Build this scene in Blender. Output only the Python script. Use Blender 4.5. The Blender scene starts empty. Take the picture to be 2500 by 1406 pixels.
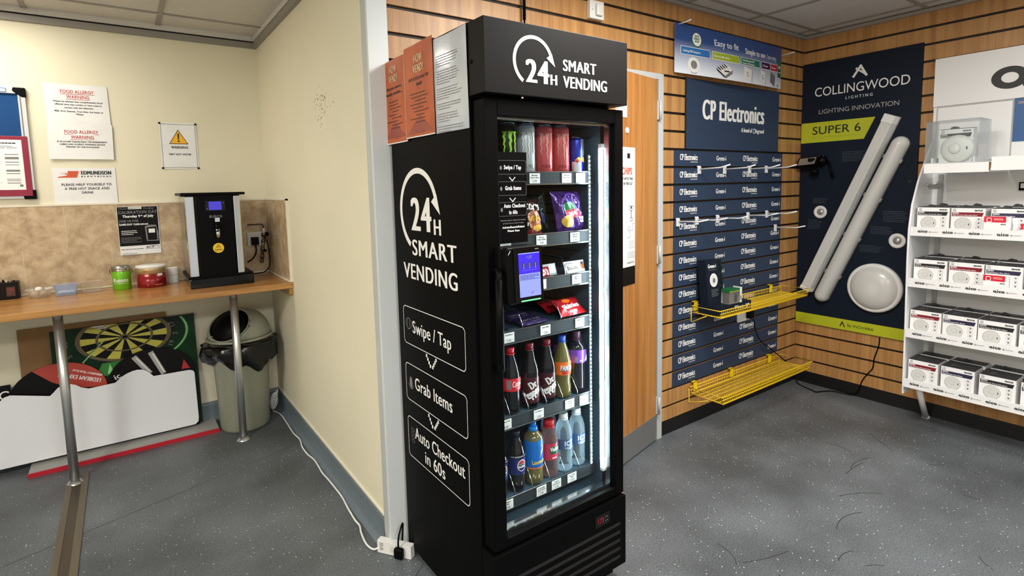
import bpy, bmesh, math, random
from math import sin, cos, pi, radians
from mathutils import Vector, Matrix

sc = bpy.context.scene
COL = sc.collection
random.seed(7)

# ------------------------------------------------------------------ camera
def _rot(p, r, w):
    def mm(A, B): return [[sum(A[i][k]*B[k][j] for k in range(3)) for j in range(3)] for i in range(3)]
    Y = [[cos(w), -sin(w), 0], [sin(w), cos(w), 0], [0, 0, 1]]
    B = [[1, 0, 0], [0, 0, -1], [0, 1, 0]]
    P = [[1, 0, 0], [0, cos(p), -sin(p)], [0, sin(p), cos(p)]]
    Q = [[cos(r), -sin(r), 0], [sin(r), cos(r), 0], [0, 0, 1]]
    return mm(Q, mm(P, mm(B, Y)))
_M = _rot(0.1005, -0.0218, 0.6184)
cam_data = bpy.data.cameras.new('camera')
cam = bpy.data.objects.new('camera', cam_data)
COL.objects.link(cam)
cam.matrix_world = Matrix(((_M[0][0], -_M[1][0], -_M[2][0], 0.0),
                           (_M[0][1], -_M[1][1], -_M[2][1], 0.0),
                           (_M[0][2], -_M[1][2], -_M[2][2], 1.47),
                           (0, 0, 0, 1)))
cam_data.sensor_width = 36
cam_data.lens = 1332.87/2500*36
cam_data.shift_y = -112.27/2500
cam_data.clip_start = 0.02
sc.camera = cam

# ------------------------------------------------------------------ world, lamps, exposure
sc.view_settings.view_transform = 'Standard'
sc.view_settings.look = 'None'
sc.view_settings.gamma = 1
sc.view_settings.use_curve_mapping = False
sc.view_settings.exposure = 0.2
world = bpy.data.worlds.new('world')
sc.world = world
world.use_nodes = True
world.node_tree.nodes['Background'].inputs[0].default_value = (1.0, 0.985, 0.965, 1)
world.node_tree.nodes['Background'].inputs[1].default_value = 0.66

def area_lamp(name, loc, sx, sy, power, color, rot=(0, 0, 0), spread=pi):
    d = bpy.data.lights.new(name, 'AREA')
    d.shape = 'RECTANGLE'; d.size = sx; d.size_y = sy
    d.energy = power; d.color = color; d.spread = spread
    o = bpy.data.objects.new(name, d)
    o.location = loc; o.rotation_euler = rot
    COL.objects.link(o)
    return o
area_lamp('recess_panel_lamp', (-0.64, 3.37, 2.44), .56, .56, 9, (1.0, .97, .91))
area_lamp('left_fill_lamp', (-.64, -.80, 2.44), .56, .56, 34, (1.0, .98, .95))  # added fill, no such fitting known; lifts the boards under the counter
area_lamp('side_fill_lamp', (-1.83, .98, 2.44), .56, .56, 56, (1.0, .98, .94))  # unseen fill lamp put in to brighten partition, boards and display stand
area_lamp('shop_panel_lamp', (1.75, .98, 2.44), .56, .56, 42, (1.0, .985, .96))
area_lamp('rear_fill_lamp', (0.55, -0.80, 2.44), .56, .56, 42, (1.0, .985, .96))  # fill lamp added behind the viewer to light the fronts
area_lamp('far_panel_lamp', (2.9, -0.80, 2.44), .56, .56, 28, (1.0, .985, .96))

# ------------------------------------------------------------------ materials
def lin(c):
    out = []
    for v in c[:3]:
        v /= 255.0
        out.append(v/12.92 if v <= .04045 else ((v+.055)/1.055)**2.4)
    return (*out, 1.0)

def _new(name):
    m = bpy.data.materials.new(name); m.use_nodes = True
    nt = m.node_tree
    return m, nt, nt.nodes['Principled BSDF']

def mat(name, c, rough=.5, metal=0.0, spec=.5, emit=None, es=0.0, coat=0.0, noise=None, bump=0.0):
    """principled surface; noise = (scale, amount, (sx,sy,sz)) varies the colour procedurally"""
    m, nt, b = _new(name)
    b.inputs['Base Color'].default_value = lin(c)
    b.inputs['Roughness'].default_value = rough
    b.inputs['Metallic'].default_value = metal
    b.inputs['Specular IOR Level'].default_value = spec
    if coat: b.inputs['Coat Weight'].default_value = coat; b.inputs['Coat Roughness'].default_value = .08
    if emit is not None:
        b.inputs['Emission Color'].default_value = lin(emit); b.inputs['Emission Strength'].default_value = es
    if noise:
        g = nt.nodes.new('ShaderNodeNewGeometry'); mp = nt.nodes.new('ShaderNodeMapping')
        nz = nt.nodes.new('ShaderNodeTexNoise'); hs = nt.nodes.new('ShaderNodeHueSaturation'); mr = nt.nodes.new('ShaderNodeMapRange')
        mp.inputs['Scale'].default_value = noise[2] if len(noise) > 2 else (1, 1, 1)
        nz.inputs['Scale'].default_value = noise[0]; nz.inputs['Detail'].default_value = 4
        mr.inputs['From Min'].default_value = .3; mr.inputs['From Max'].default_value = .7
        mr.inputs['To Min'].default_value = 1-noise[1]; mr.inputs['To Max'].default_value = 1+noise[1]
        hs.inputs['Color'].default_value = lin(c)
        L = nt.links.new
        L(g.outputs['Position'], mp.inputs['Vector']); L(mp.outputs[0], nz.inputs['Vector']); L(nz.outputs['Fac'], mr.inputs['Value'])
        L(mr.outputs[0], hs.inputs['Value']); L(hs.outputs[0], b.inputs['Base Color'])
        if bump:
            bp = nt.nodes.new('ShaderNodeBump'); bp.inputs['Strength'].default_value = bump; bp.inputs['Distance'].default_value = .004
            L(nz.outputs['Fac'], bp.inputs['Height']); L(bp.outputs[0], b.inputs['Normal'])
    return m

def wood(name, c1, c2, scale, rough=.45, coat=0.0):
    m, nt, b = _new(name); L = nt.links.new
    g = nt.nodes.new('ShaderNodeNewGeometry'); mp = nt.nodes.new('ShaderNodeMapping'); mp.inputs['Scale'].default_value = scale
    n1 = nt.nodes.new('ShaderNodeTexNoise'); n1.inputs['Scale'].default_value = 1.0; n1.inputs['Detail'].default_value = 6; n1.inputs['Distortion'].default_value = .6
    n2 = nt.nodes.new('ShaderNodeTexNoise'); n2.inputs['Scale'].default_value = 4.0; n2.inputs['Detail'].default_value = 3
    mx = nt.nodes.new('ShaderNodeMath'); mx.operation = 'MULTIPLY_ADD'; mx.inputs[1].default_value = .45
    cr = nt.nodes.new('ShaderNodeValToRGB')
    cr.color_ramp.elements[0].position = .40; cr.color_ramp.elements[0].color = lin(c1)
    cr.color_ramp.elements[1].position = .95; cr.color_ramp.elements[1].color = lin(c2)
    L(g.outputs['Position'], mp.inputs['Vector']); L(mp.outputs[0], n1.inputs['Vector']); L(mp.outputs[0], n2.inputs['Vector'])
    L(n2.outputs['Fac'], mx.inputs[0]); L(n1.outputs['Fac'], mx.inputs[2]); L(mx.outputs[0], cr.inputs['Fac']); L(cr.outputs[0], b.inputs['Base Color'])
    b.inputs['Roughness'].default_value = rough
    if coat: b.inputs['Coat Weight'].default_value = coat; b.inputs['Coat Roughness'].default_value = .15
    return m

def clear(name, tint, gloss=.2, body=(235, 240, 245), amount=.2, rough=.08):
    """see-through plastic or glass sheet: mostly transparent, part glossy, a little body colour"""
    m = bpy.data.materials.new(name); m.use_nodes = True; nt = m.node_tree; nt.nodes.clear(); L = nt.links.new
    o = nt.nodes.new('ShaderNodeOutputMaterial'); t = nt.nodes.new('ShaderNodeBsdfTransparent'); t.inputs[0].default_value = lin(tint)
    p = nt.nodes.new('ShaderNodeBsdfPrincipled'); p.inputs['Base Color'].default_value = lin(body); p.inputs['Roughness'].default_value = rough
    lw = nt.nodes.new('ShaderNodeLayerWeight'); lw.inputs[0].default_value = gloss
    ma = nt.nodes.new('ShaderNodeMath'); ma.operation = 'MULTIPLY_ADD'; ma.inputs[1].default_value = .6; ma.inputs[2].default_value = amount; ma.use_clamp = True
    mx = nt.nodes.new('ShaderNodeMixShader')
    L(lw.outputs['Fresnel'], ma.inputs[0]); L(ma.outputs[0], mx.inputs[0]); L(t.outputs[0], mx.inputs[1]); L(p.outputs[0], mx.inputs[2]); L(mx.outputs[0], o.inputs[0])
    return m

def pane(name, tint=(250, 253, 253)):
    m = bpy.data.materials.new(name); m.use_nodes = True; nt = m.node_tree; nt.nodes.clear(); L = nt.links.new
    o = nt.nodes.new('ShaderNodeOutputMaterial'); t = nt.nodes.new('ShaderNodeBsdfTransparent'); t.inputs[0].default_value = lin(tint)
    p = nt.nodes.new('ShaderNodeBsdfGlossy'); p.inputs['Roughness'].default_value = .01
    lw = nt.nodes.new('ShaderNodeLayerWeight'); lw.inputs[0].default_value = .5
    pw = nt.nodes.new('ShaderNodeMath'); pw.operation = 'POWER'; pw.inputs[1].default_value = 4.5
    ma = nt.nodes.new('ShaderNodeMath'); ma.operation = 'MULTIPLY_ADD'; ma.inputs[1].default_value = .7; ma.inputs[2].default_value = .012
    mx = nt.nodes.new('ShaderNodeMixShader')
    L(lw.outputs['Facing'], pw.inputs[0]); L(pw.outputs[0], ma.inputs[0])
    L(ma.outputs[0], mx.inputs[0]); L(t.outputs[0], mx.inputs[1]); L(p.outputs[0], mx.inputs[2]); L(mx.outputs[0], o.inputs[0])
    return m

def floor_mat():
    m, nt, b = _new('speckled_vinyl'); L = nt.links.new
    g = nt.nodes.new('ShaderNodeNewGeometry')
    def noise(s, d=2):
        n = nt.nodes.new('ShaderNodeTexNoise'); n.inputs['Scale'].default_value = s; n.inputs['Detail'].default_value = d
        L(g.outputs['Position'], n.inputs['Vector']); return n
    def ramp(n, p0, c0, p1, c1):
        r = nt.nodes.new('ShaderNodeValToRGB'); r.color_ramp.elements[0].position = p0; r.color_ramp.elements[0].color = lin(c0)
        r.color_ramp.elements[1].position = p1; r.color_ramp.elements[1].color = lin(c1); L(n.outputs['Fac'], r.inputs['Fac']); return r
    base = ramp(noise(2.2, 5), .33, (90, 95, 98), .68, (122, 129, 134))
    fine = ramp(noise(150, 2), .30, (150, 150, 150), .72, (255, 255, 255))
    mul = nt.nodes.new('ShaderNodeMixRGB'); mul.blend_type = 'MULTIPLY'; mul.inputs[0].default_value = .75
    L(base.outputs[0], mul.inputs[1]); L(fine.outputs[0], mul.inputs[2])
    v = nt.nodes.new('ShaderNodeTexVoronoi'); v.inputs['Scale'].default_value = 62; L(g.outputs['Position'], v.inputs['Vector'])
    lt = nt.nodes.new('ShaderNodeMath'); lt.operation = 'LESS_THAN'; lt.inputs[1].default_value = .14; L(v.outputs['Distance'], lt.inputs[0])
    sx = nt.nodes.new('ShaderNodeSeparateColor'); L(v.outputs['Color'], sx.inputs[0])
    gt = nt.nodes.new('ShaderNodeMath'); gt.operation = 'GREATER_THAN'; gt.inputs[1].default_value = .72; L(sx.outputs[0], gt.inputs[0])
    mk = nt.nodes.new('ShaderNodeMath'); mk.operation = 'MULTIPLY'; L(lt.outputs[0], mk.inputs[0]); L(gt.outputs[0], mk.inputs[1])
    mx = nt.nodes.new('ShaderNodeMixRGB'); L(mk.outputs[0], mx.inputs[0]); L(mul.outputs[0], mx.inputs[1]); mx.inputs[2].default_value = lin((215, 220, 222))
    L(mx.outputs[0], b.inputs['Base Color'])
    b.inputs['Roughness'].default_value = .42; b.inputs['Specular IOR Level'].default_value = .4
    bp = nt.nodes.new('ShaderNodeBump'); bp.inputs['Strength'].default_value = .25; bp.inputs['Distance'].default_value = .002
    L(fine.outputs[0], bp.inputs['Height']); L(bp.outputs[0], b.inputs['Normal'])
    return m

def tile_mat():
    m, nt, b = _new('beige_tile'); L = nt.links.new
    g = nt.nodes.new('ShaderNodeNewGeometry'); n = nt.nodes.new('ShaderNodeTexNoise'); n.inputs['Scale'].default_value = 16; n.inputs['Detail'].default_value = 9; n.inputs['Roughness'].default_value = .62; n.inputs['Distortion'].default_value = .2
    r = nt.nodes.new('ShaderNodeValToRGB'); r.color_ramp.elements[0].position = .36; r.color_ramp.elements[0].color = lin((166, 140, 108))
    r.color_ramp.elements[1].position = .64; r.color_ramp.elements[1].color = lin((204, 182, 148))
    L(g.outputs['Position'], n.inputs['Vector']); L(n.outputs['Fac'], r.inputs['Fac']); L(r.outputs[0], b.inputs['Base Color']); b.inputs['Roughness'].default_value = .25
    return m

def fade_mat(name, c_top, c_bot, z0, z1, rough=.4):
    """printed two-colour fade between two heights (a print on paper)"""
    m, nt, b = _new(name); L = nt.links.new
    g = nt.nodes.new('ShaderNodeNewGeometry'); s = nt.nodes.new('ShaderNodeSeparateXYZ'); mr = nt.nodes.new('ShaderNodeMapRange')
    mr.inputs['From Min'].default_value = z0; mr.inputs['From Max'].default_value = z1
    mx = nt.nodes.new('ShaderNodeMixRGB'); mx.inputs[1].default_value = lin(c_bot); mx.inputs[2].default_value = lin(c_top)
    L(g.outputs['Position'], s.inputs[0]); L(s.outputs['Z'], mr.inputs['Value']); L(mr.outputs[0], mx.inputs[0]); L(mx.outputs[0], b.inputs['Base Color'])
    b.inputs['Roughness'].default_value = rough
    return m

M = {}
M['cream'] = mat('cream_paint', (226, 220, 196), .6, noise=(1.6, .035), bump=.03)
M['white_paint'] = mat('white_paint', (222, 220, 214), .45)
M['frame_grey'] = mat('grey_gloss_paint', (186, 190, 190), .35)
M['trim_grey'] = mat('grey_ceiling_trim', (140, 136, 130), .5)
M['strip_white'] = mat('pale_grey_corner_trim', (212, 216, 216), .4)
M['tbar'] = mat('ceiling_bar_grey', (150, 146, 140), .5)
M['ctile'] = mat('ceiling_tile', (206, 203, 198), .8, noise=(60, .04), bump=.15)
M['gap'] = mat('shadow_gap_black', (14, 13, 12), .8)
M['floor'] = floor_mat()
M['scuff'] = mat('dark_scuff', (48, 50, 52), .5)
M['seam'] = mat('floor_seam', (70, 74, 78), .6)
M['cove'] = mat('blue_grey_coving', (104, 116, 124), .4, noise=(40, .10))
M['skirt_line'] = mat('cream_cap_strip', (226, 220, 200), .4)
M['black_base'] = mat('black_plinth', (10, 10, 11), .5)
M['slat'] = wood('oak_slat_laminate', (148, 100, 52), (196, 148, 90), (26, 26, 1.2), .42)
M['slot'] = mat('dark_slot', (16, 8, 5), .6)
M['oak_door'] = wood('oak_door_veneer', (150, 92, 40), (200, 142, 78), (17, 17, .9), .4)
M['worktop'] = wood('oak_worktop', (134, 86, 38), (194, 142, 78), (1.2, 26, 26), .28, .3)
M['tile'] = tile_mat()
M['grout'] = mat('pale_grout', (222, 206, 176), .7)
M['chrome'] = mat('chrome', (210, 212, 214), .12, 1.0)
M['leg_chrome'] = mat('leg_chrome', (196, 198, 200), .3, .85)
M['steel'] = mat('brushed_steel', (178, 180, 182), .24, 1.0, noise=(30, .12, (1, 1, .05)))
M['kick'] = mat('grey_kick_plate', (150, 152, 152), .38, .6)
M['black'] = mat('black_plastic', (7, 7, 8), .42, spec=.08)
M['black_satin'] = mat('black_satin_panel', (21, 19, 18), .5, spec=.12)
M['black_metal'] = mat('black_painted_metal', (5, 5, 5), .5, spec=.06)
M['black_gloss'] = mat('black_gloss', (8, 8, 9), .12, spec=.3)
M['fr_inside'] = mat('dark_fridge_liner', (58, 82, 96), .35, spec=.25)
M['shelf_grey'] = mat('charcoal_shelf_front', (40, 45, 49), .5, spec=.2)
M['white_print'] = mat('white_print', (238, 238, 236), .5)
M['grey_print'] = mat('grey_print', (120, 120, 120), .5)
M['faint_print'] = mat('faint_grey_print', (74, 82, 92), .5)
M['black_print'] = mat('black_print', (24, 24, 26), .5)
M['red_print'] = mat('red_print', (178, 30, 40), .5)
M['paper'] = mat('white_paper', (232, 232, 232), .42, noise=(14, .03), bump=.25)
M['lam'] = mat('laminated_white_paper', (184, 191, 201), .22, coat=.5, noise=(6, .03), bump=.9)
M['orange'] = mat('orange_laminated_print', (184, 92, 52), .38, spec=.25, noise=(8, .18, (1, 2, 1)), bump=.3)
M['orange_dk'] = mat('dark_orange_print', (150, 62, 36), .3)
M['brown_print'] = mat('brown_print', (70, 38, 26), .5)
M['sand_print'] = mat('sand_print', (214, 186, 150), .5)
M['navy'] = mat('navy_board', (46, 61, 84), .5, spec=.2)
M['navy_dark'] = mat('dark_navy_board', (22, 30, 43), .5, spec=.12)
M['lime'] = mat('lime_print', (182, 188, 34), .45)
M['yellow_wire'] = mat('yellow_coated_wire', (238, 196, 24), .35)
M['yellow'] = mat('yellow_plastic', (240, 205, 20), .4)
M['hook_white'] = mat('white_hook', (226, 228, 230), .3)
M['plastic_white'] = mat('white_plastic', (226, 226, 222), .35)
M['opal'] = mat('opal_diffuser', (206, 206, 202), .25)
M['silver_rim'] = mat('satin_silver', (176, 178, 178), .3, .7)
M['bin'] = mat('grey_green_plastic', (140, 142, 126), .42)
M['bag_black'] = mat('black_bin_liner', (12, 12, 14), .22, noise=(30, .3), bump=1.0)
M['card'] = mat('brown_cardboard', (138, 104, 66), .75, noise=(20, .08))
M['lightgrey'] = mat('pale_grey_panel', (168, 168, 164), .45)
M['red_edge'] = mat('red_edging', (186, 26, 44), .4)
M['foam_white'] = mat('white_board_back', (232, 234, 240), .55)
M['poster_black'] = mat('black_poster', (14, 13, 14), .4, spec=.15)
M['poster_red'] = mat('red_poster', (190, 62, 44), .4)
M['dart_green'] = mat('dark_green_poster', (10, 48, 22), .35, spec=.2, noise=(5, .6))
M['dart_glow'] = mat('pale_green_print', (150, 214, 140), .3)
M['dart_mid'] = mat('mid_green_print', (44, 120, 40), .3)
M['dart_yellow'] = mat('dart_yellow_print', (204, 196, 74), .35)
M['dart_black'] = mat('dart_black_print', (9, 12, 9), .4, spec=.15)
M['dart_brown'] = mat('dart_brown_print', (98, 84, 50), .4)
M['blue_felt'] = mat('blue_felt', (10, 66, 122), .9)
M['maroon'] = mat('maroon_binder', (138, 14, 48), .4)
M['alu'] = mat('aluminium_frame', (206, 206, 206), .3, .6)
M['screen_blue'] = mat('lcd_blue', (30, 30, 90), .2, emit=(70, 60, 210), es=.7)
M['term_blue'] = mat('terminal_blue', (40, 30, 160), .2, emit=(56, 36, 214), es=.8)
M['term_pale'] = mat('terminal_pale', (110, 120, 200), .2, emit=(118, 128, 214), es=.75)
M['green_led'] = mat('green_light_bar', (90, 255, 140), .3, emit=(90, 255, 130), es=1.6)
M['red_led'] = mat('red_digits', (150, 20, 30), .3, emit=(200, 20, 40), es=.25)
M['pilot'] = mat('red_pilot', (255, 170, 160), .3, emit=(255, 170, 160), es=2.0)
M['led'] = mat('led_tube', (255, 255, 255), .3, emit=(226, 248, 255), es=120)
M['led_reflection'] = mat('led_bead', (255, 255, 255), .3, emit=(210, 246, 255), es=3)  # glow that stands for the LED strip mirrored in the glass
M['led_panel'] = mat('ceiling_diffuser', (255, 250, 240), .4, emit=(255, 240, 215), es=4)
M['glass'] = pane('fridge_glass')
M['acrylic'] = clear('clear_acrylic', (246, 248, 248), .22, (230, 232, 232), .05)
M['tub_clear'] = clear('clear_tub', (250, 248, 244), .3, (240, 238, 232), .06)
M['tub_blue'] = clear('bluish_tub', (224, 232, 246), .3, (214, 224, 240), .22)
M['water'] = clear('water_bottle_plastic', (226, 240, 246), .45, (226, 240, 248), .06)
M['berry'] = clear('berry_drink', (222, 206, 204), .4, (200, 170, 172), .10)
M['cola'] = mat('dark_cola', (14, 13, 16), .08, coat=.15, spec=.4)
M['olive'] = mat('cloudy_orange_drink', (98, 90, 46), .15, coat=.2)
M['grape'] = mat('dark_grape_drink', (24, 22, 30), .10, coat=.2)
M['red_cap'] = mat('red_cap', (196, 26, 38), .3)
M['maroon_cap'] = mat('maroon_cap', (124, 22, 38), .3)
M['blue_cap'] = mat('blue_cap', (40, 78, 190), .3)
M['sky_cap'] = mat('bright_blue_cap', (20, 130, 226), .3)
M['plum_cap'] = mat('plum_cap', (74, 40, 64), .3)
M['white_cap'] = mat('white_cap', (214, 226, 232), .3)
M['dark_cap'] = mat('dark_cap', (16, 20, 34), .3)
M['red_label'] = mat('red_label', (206, 28, 44), .3)
M['drp_label'] = mat('maroon_label', (64, 14, 24), .3)
M['orange_label'] = mat('orange_label', (238, 110, 30), .3)
M['navy_label'] = mat('navy_label', (22, 34, 92), .3)
M['purple_label'] = mat('purple_label', (112, 58, 166), .3)
M['blue_label'] = mat('blue_label', (12, 104, 190), .3)
M['ice_label'] = mat('ice_blue_label', (56, 88, 132), .3)
M['pink_label'] = mat('pink_red_label', (196, 44, 72), .3)
M['green_label'] = mat('green_label', (26, 92, 60), .3)
M['gold'] = mat('gold_print', (232, 196, 70), .3)
M['can_black'] = mat('black_can', (14, 18, 20), .22, .3)
M['can_white'] = mat('silver_white_can', (196, 204, 208), .28, .4)
M['can_pink'] = mat('coral_pink_can', (206, 88, 92), .28, .3)
M['can_blue'] = mat('blue_can', (24, 44, 150), .22, .4)
M['can_silver'] = mat('silver_can', (206, 210, 216), .2, .8)
M['can_top'] = mat('can_end', (190, 192, 194), .25, 1.0)
M['claw_green'] = mat('claw_green', (160, 230, 60), .3)
M['claw_grey'] = mat('claw_grey', (236, 240, 240), .3)
M['claw_pink'] = mat('claw_pale_pink', (226, 150, 140), .3)
M['bag_brown'] = mat('dark_brown_foil', (58, 34, 30), .14, .4, noise=(26, .35), bump=1.0)
M['bag_dgreen'] = mat('black_green_foil', (26, 40, 36), .12, .5, noise=(26, .3), bump=1.0)
M['bag_purple'] = mat('purple_foil', (78, 50, 124), .12, .5, noise=(26, .3), bump=1.0)
M['bag_red'] = mat('red_foil', (190, 26, 38), .2, .2, noise=(40, .3), bump=.8)
M['crisp'] = mat('crisp_yellow_print', (226, 176, 66), .3)
M['steak'] = mat('steak_brown_print', (150, 84, 44), .3)
M['green_print'] = mat('green_print', (44, 110, 70), .3)
M['bar_white'] = mat('white_wrapper', (226, 226, 226), .25, noise=(40, .08), bump=.6)
M['bar_red'] = mat('dark_red_wrapper', (128, 18, 26), .25)
M['bar_purple'] = mat('deep_purple_wrapper', (44, 30, 70), .25, noise=(60, .25), bump=.6)
M['bar_dark'] = mat('dark_blue_wrapper', (22, 28, 46), .25, noise=(60, .3), bump=.6)
M['box_white'] = mat('white_carton', (238, 238, 238), .45)
M['box_top'] = mat('charcoal_carton_top', (52, 52, 54), .5)
M['band_black'] = mat('black_band', (26, 26, 28), .45)
M['band_red'] = mat('dark_red_band', (126, 16, 32), .45)
M['band_navy'] = mat('navy_band', (38, 32, 66), .45)
M['disc'] = mat('detector_print', (206, 206, 202), .5)
M['disc2'] = mat('detector_print_shade', (180, 180, 176), .5)
M['bright_red'] = mat('bright_red_card', (214, 26, 52), .4)
M['shelf_white'] = mat('white_powder_coat', (236, 236, 236), .4)
M['blue_panel'] = mat('blue_panel', (28, 84, 140), .4)
M['tin_green'] = mat('lime_green_tin', (112, 186, 34), .25, .2)
M['tin_red'] = mat('dark_red_tin', (132, 24, 30), .2, .2)
M['tin_gold'] = mat('pale_gold_tin', (200, 178, 132), .3, .5)
M['tin_steel'] = mat('tin_steel', (170, 170, 160), .25, 1.0)
M['sugar'] = mat('white_sachets', (232, 230, 226), .6)
M['brown_dark'] = mat('very_dark_brown', (20, 13, 11), .5, spec=.15)
M['brass'] = mat('dull_brass', (130, 112, 82), .3, .9)
M['sticker_yellow'] = mat('yellow_sticker', (238, 196, 22), .45)
M['amber'] = mat('amber_sign', (240, 178, 20), .45)
M['socket'] = mat('socket_white', (210, 208, 200), .35)
M['tape_tread'] = mat('brown_floor_trim', (98, 90, 74), .45, noise=(20, .12, (1, .1, 1)))
M['tape_dark'] = mat('dark_brown_floor_trim', (72, 64, 52), .45, noise=(20, .12, (1, .1, 1)))
M['cable_white'] = mat('white_cable', (232, 232, 228), .4)
M['banner'] = fade_mat('blue_banner_print', (42, 74, 134), (222, 228, 236), 2.085, 2.26, .3)
M['tag_blue'] = mat('tag_blue', (40, 110, 176), .4)
M['tag_lime'] = mat('tag_lime', (160, 180, 40), .4)
M['tag_green'] = mat('tag_green', (20, 112, 90), .4)
M['tag_plum'] = mat('tag_plum', (52, 18, 74), .4)
M['tag_crimson'] = mat('tag_crimson', (176, 20, 60), .4)
M['eye_green'] = mat('eye_green', (24, 100, 54), .4)
M['mould'] = mat('dark_specks', (96, 80, 56), .8)
M['tread_red'] = mat('red_print_card', (176, 60, 46), .4)
M['hotred'] = mat('orange_red_print', (206, 84, 44), .5)

# ------------------------------------------------------------------ mesh helpers
class Fr:
    """a flat frame: origin, u to the right, v up, n towards the viewer"""
    def __init__(s, o, u, v, n=None):
        s.o = Vector(o); s.u = Vector(u).normalized(); s.v = Vector(v).normalized()
        s.n = Vector(n).normalized() if n else s.u.cross(s.v)
    def __call__(s, u, v, n=0.0):
        return s.o + s.u*u + s.v*v + s.n*n
def fr_back(y):  return Fr((0, y, 0), (1, 0, 0), (0, 0, 1), (0, -1, 0))        # faces the camera side; u = x, v = z
def fr_right(x): return Fr((x, 0, 0), (0, -1, 0), (0, 0, 1), (-1, 0, 0))       # u = -y, v = z
def cyl_fr(cx, cy, r, z0, a0=0.0):
    """wraps (u, v) round an upright cylinder, u = 0 facing -y"""
    def f(u, v, n=0.0):
        a = u/r + a0
        return Vector((cx+(r+n)*sin(a), cy-(r+n)*cos(a), z0+v))
    return f

_tc = {}
def glyphs(s, bold, res=2, space=0.0):
    k = (s, round(bold, 4), res, space)
    if k not in _tc:
        c = bpy.data.curves.new('tmp', 'FONT'); c.body = s; c.size = 1; c.offset = bold; c.space_character = 1+2.6*space; c.resolution_u = res; c.fill_mode = 'FRONT'
        o = bpy.data.objects.new('tmp', c); COL.objects.link(o)
        dg = bpy.context.evaluated_depsgraph_get(); dg.update()
        me = o.evaluated_get(dg).to_mesh()
        vs = [(v.co.x, v.co.y) for v in me.vertices]; fs = [tuple(p.vertices) for p in me.polygons]
        o.evaluated_get(dg).to_mesh_clear(); bpy.data.objects.remove(o); bpy.data.curves.remove(c)
        _tc[k] = (vs, fs)
    return _tc[k]
def capH():
    vs, _ = glyphs('H', 0.0); return max(v[1] for v in vs)

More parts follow.
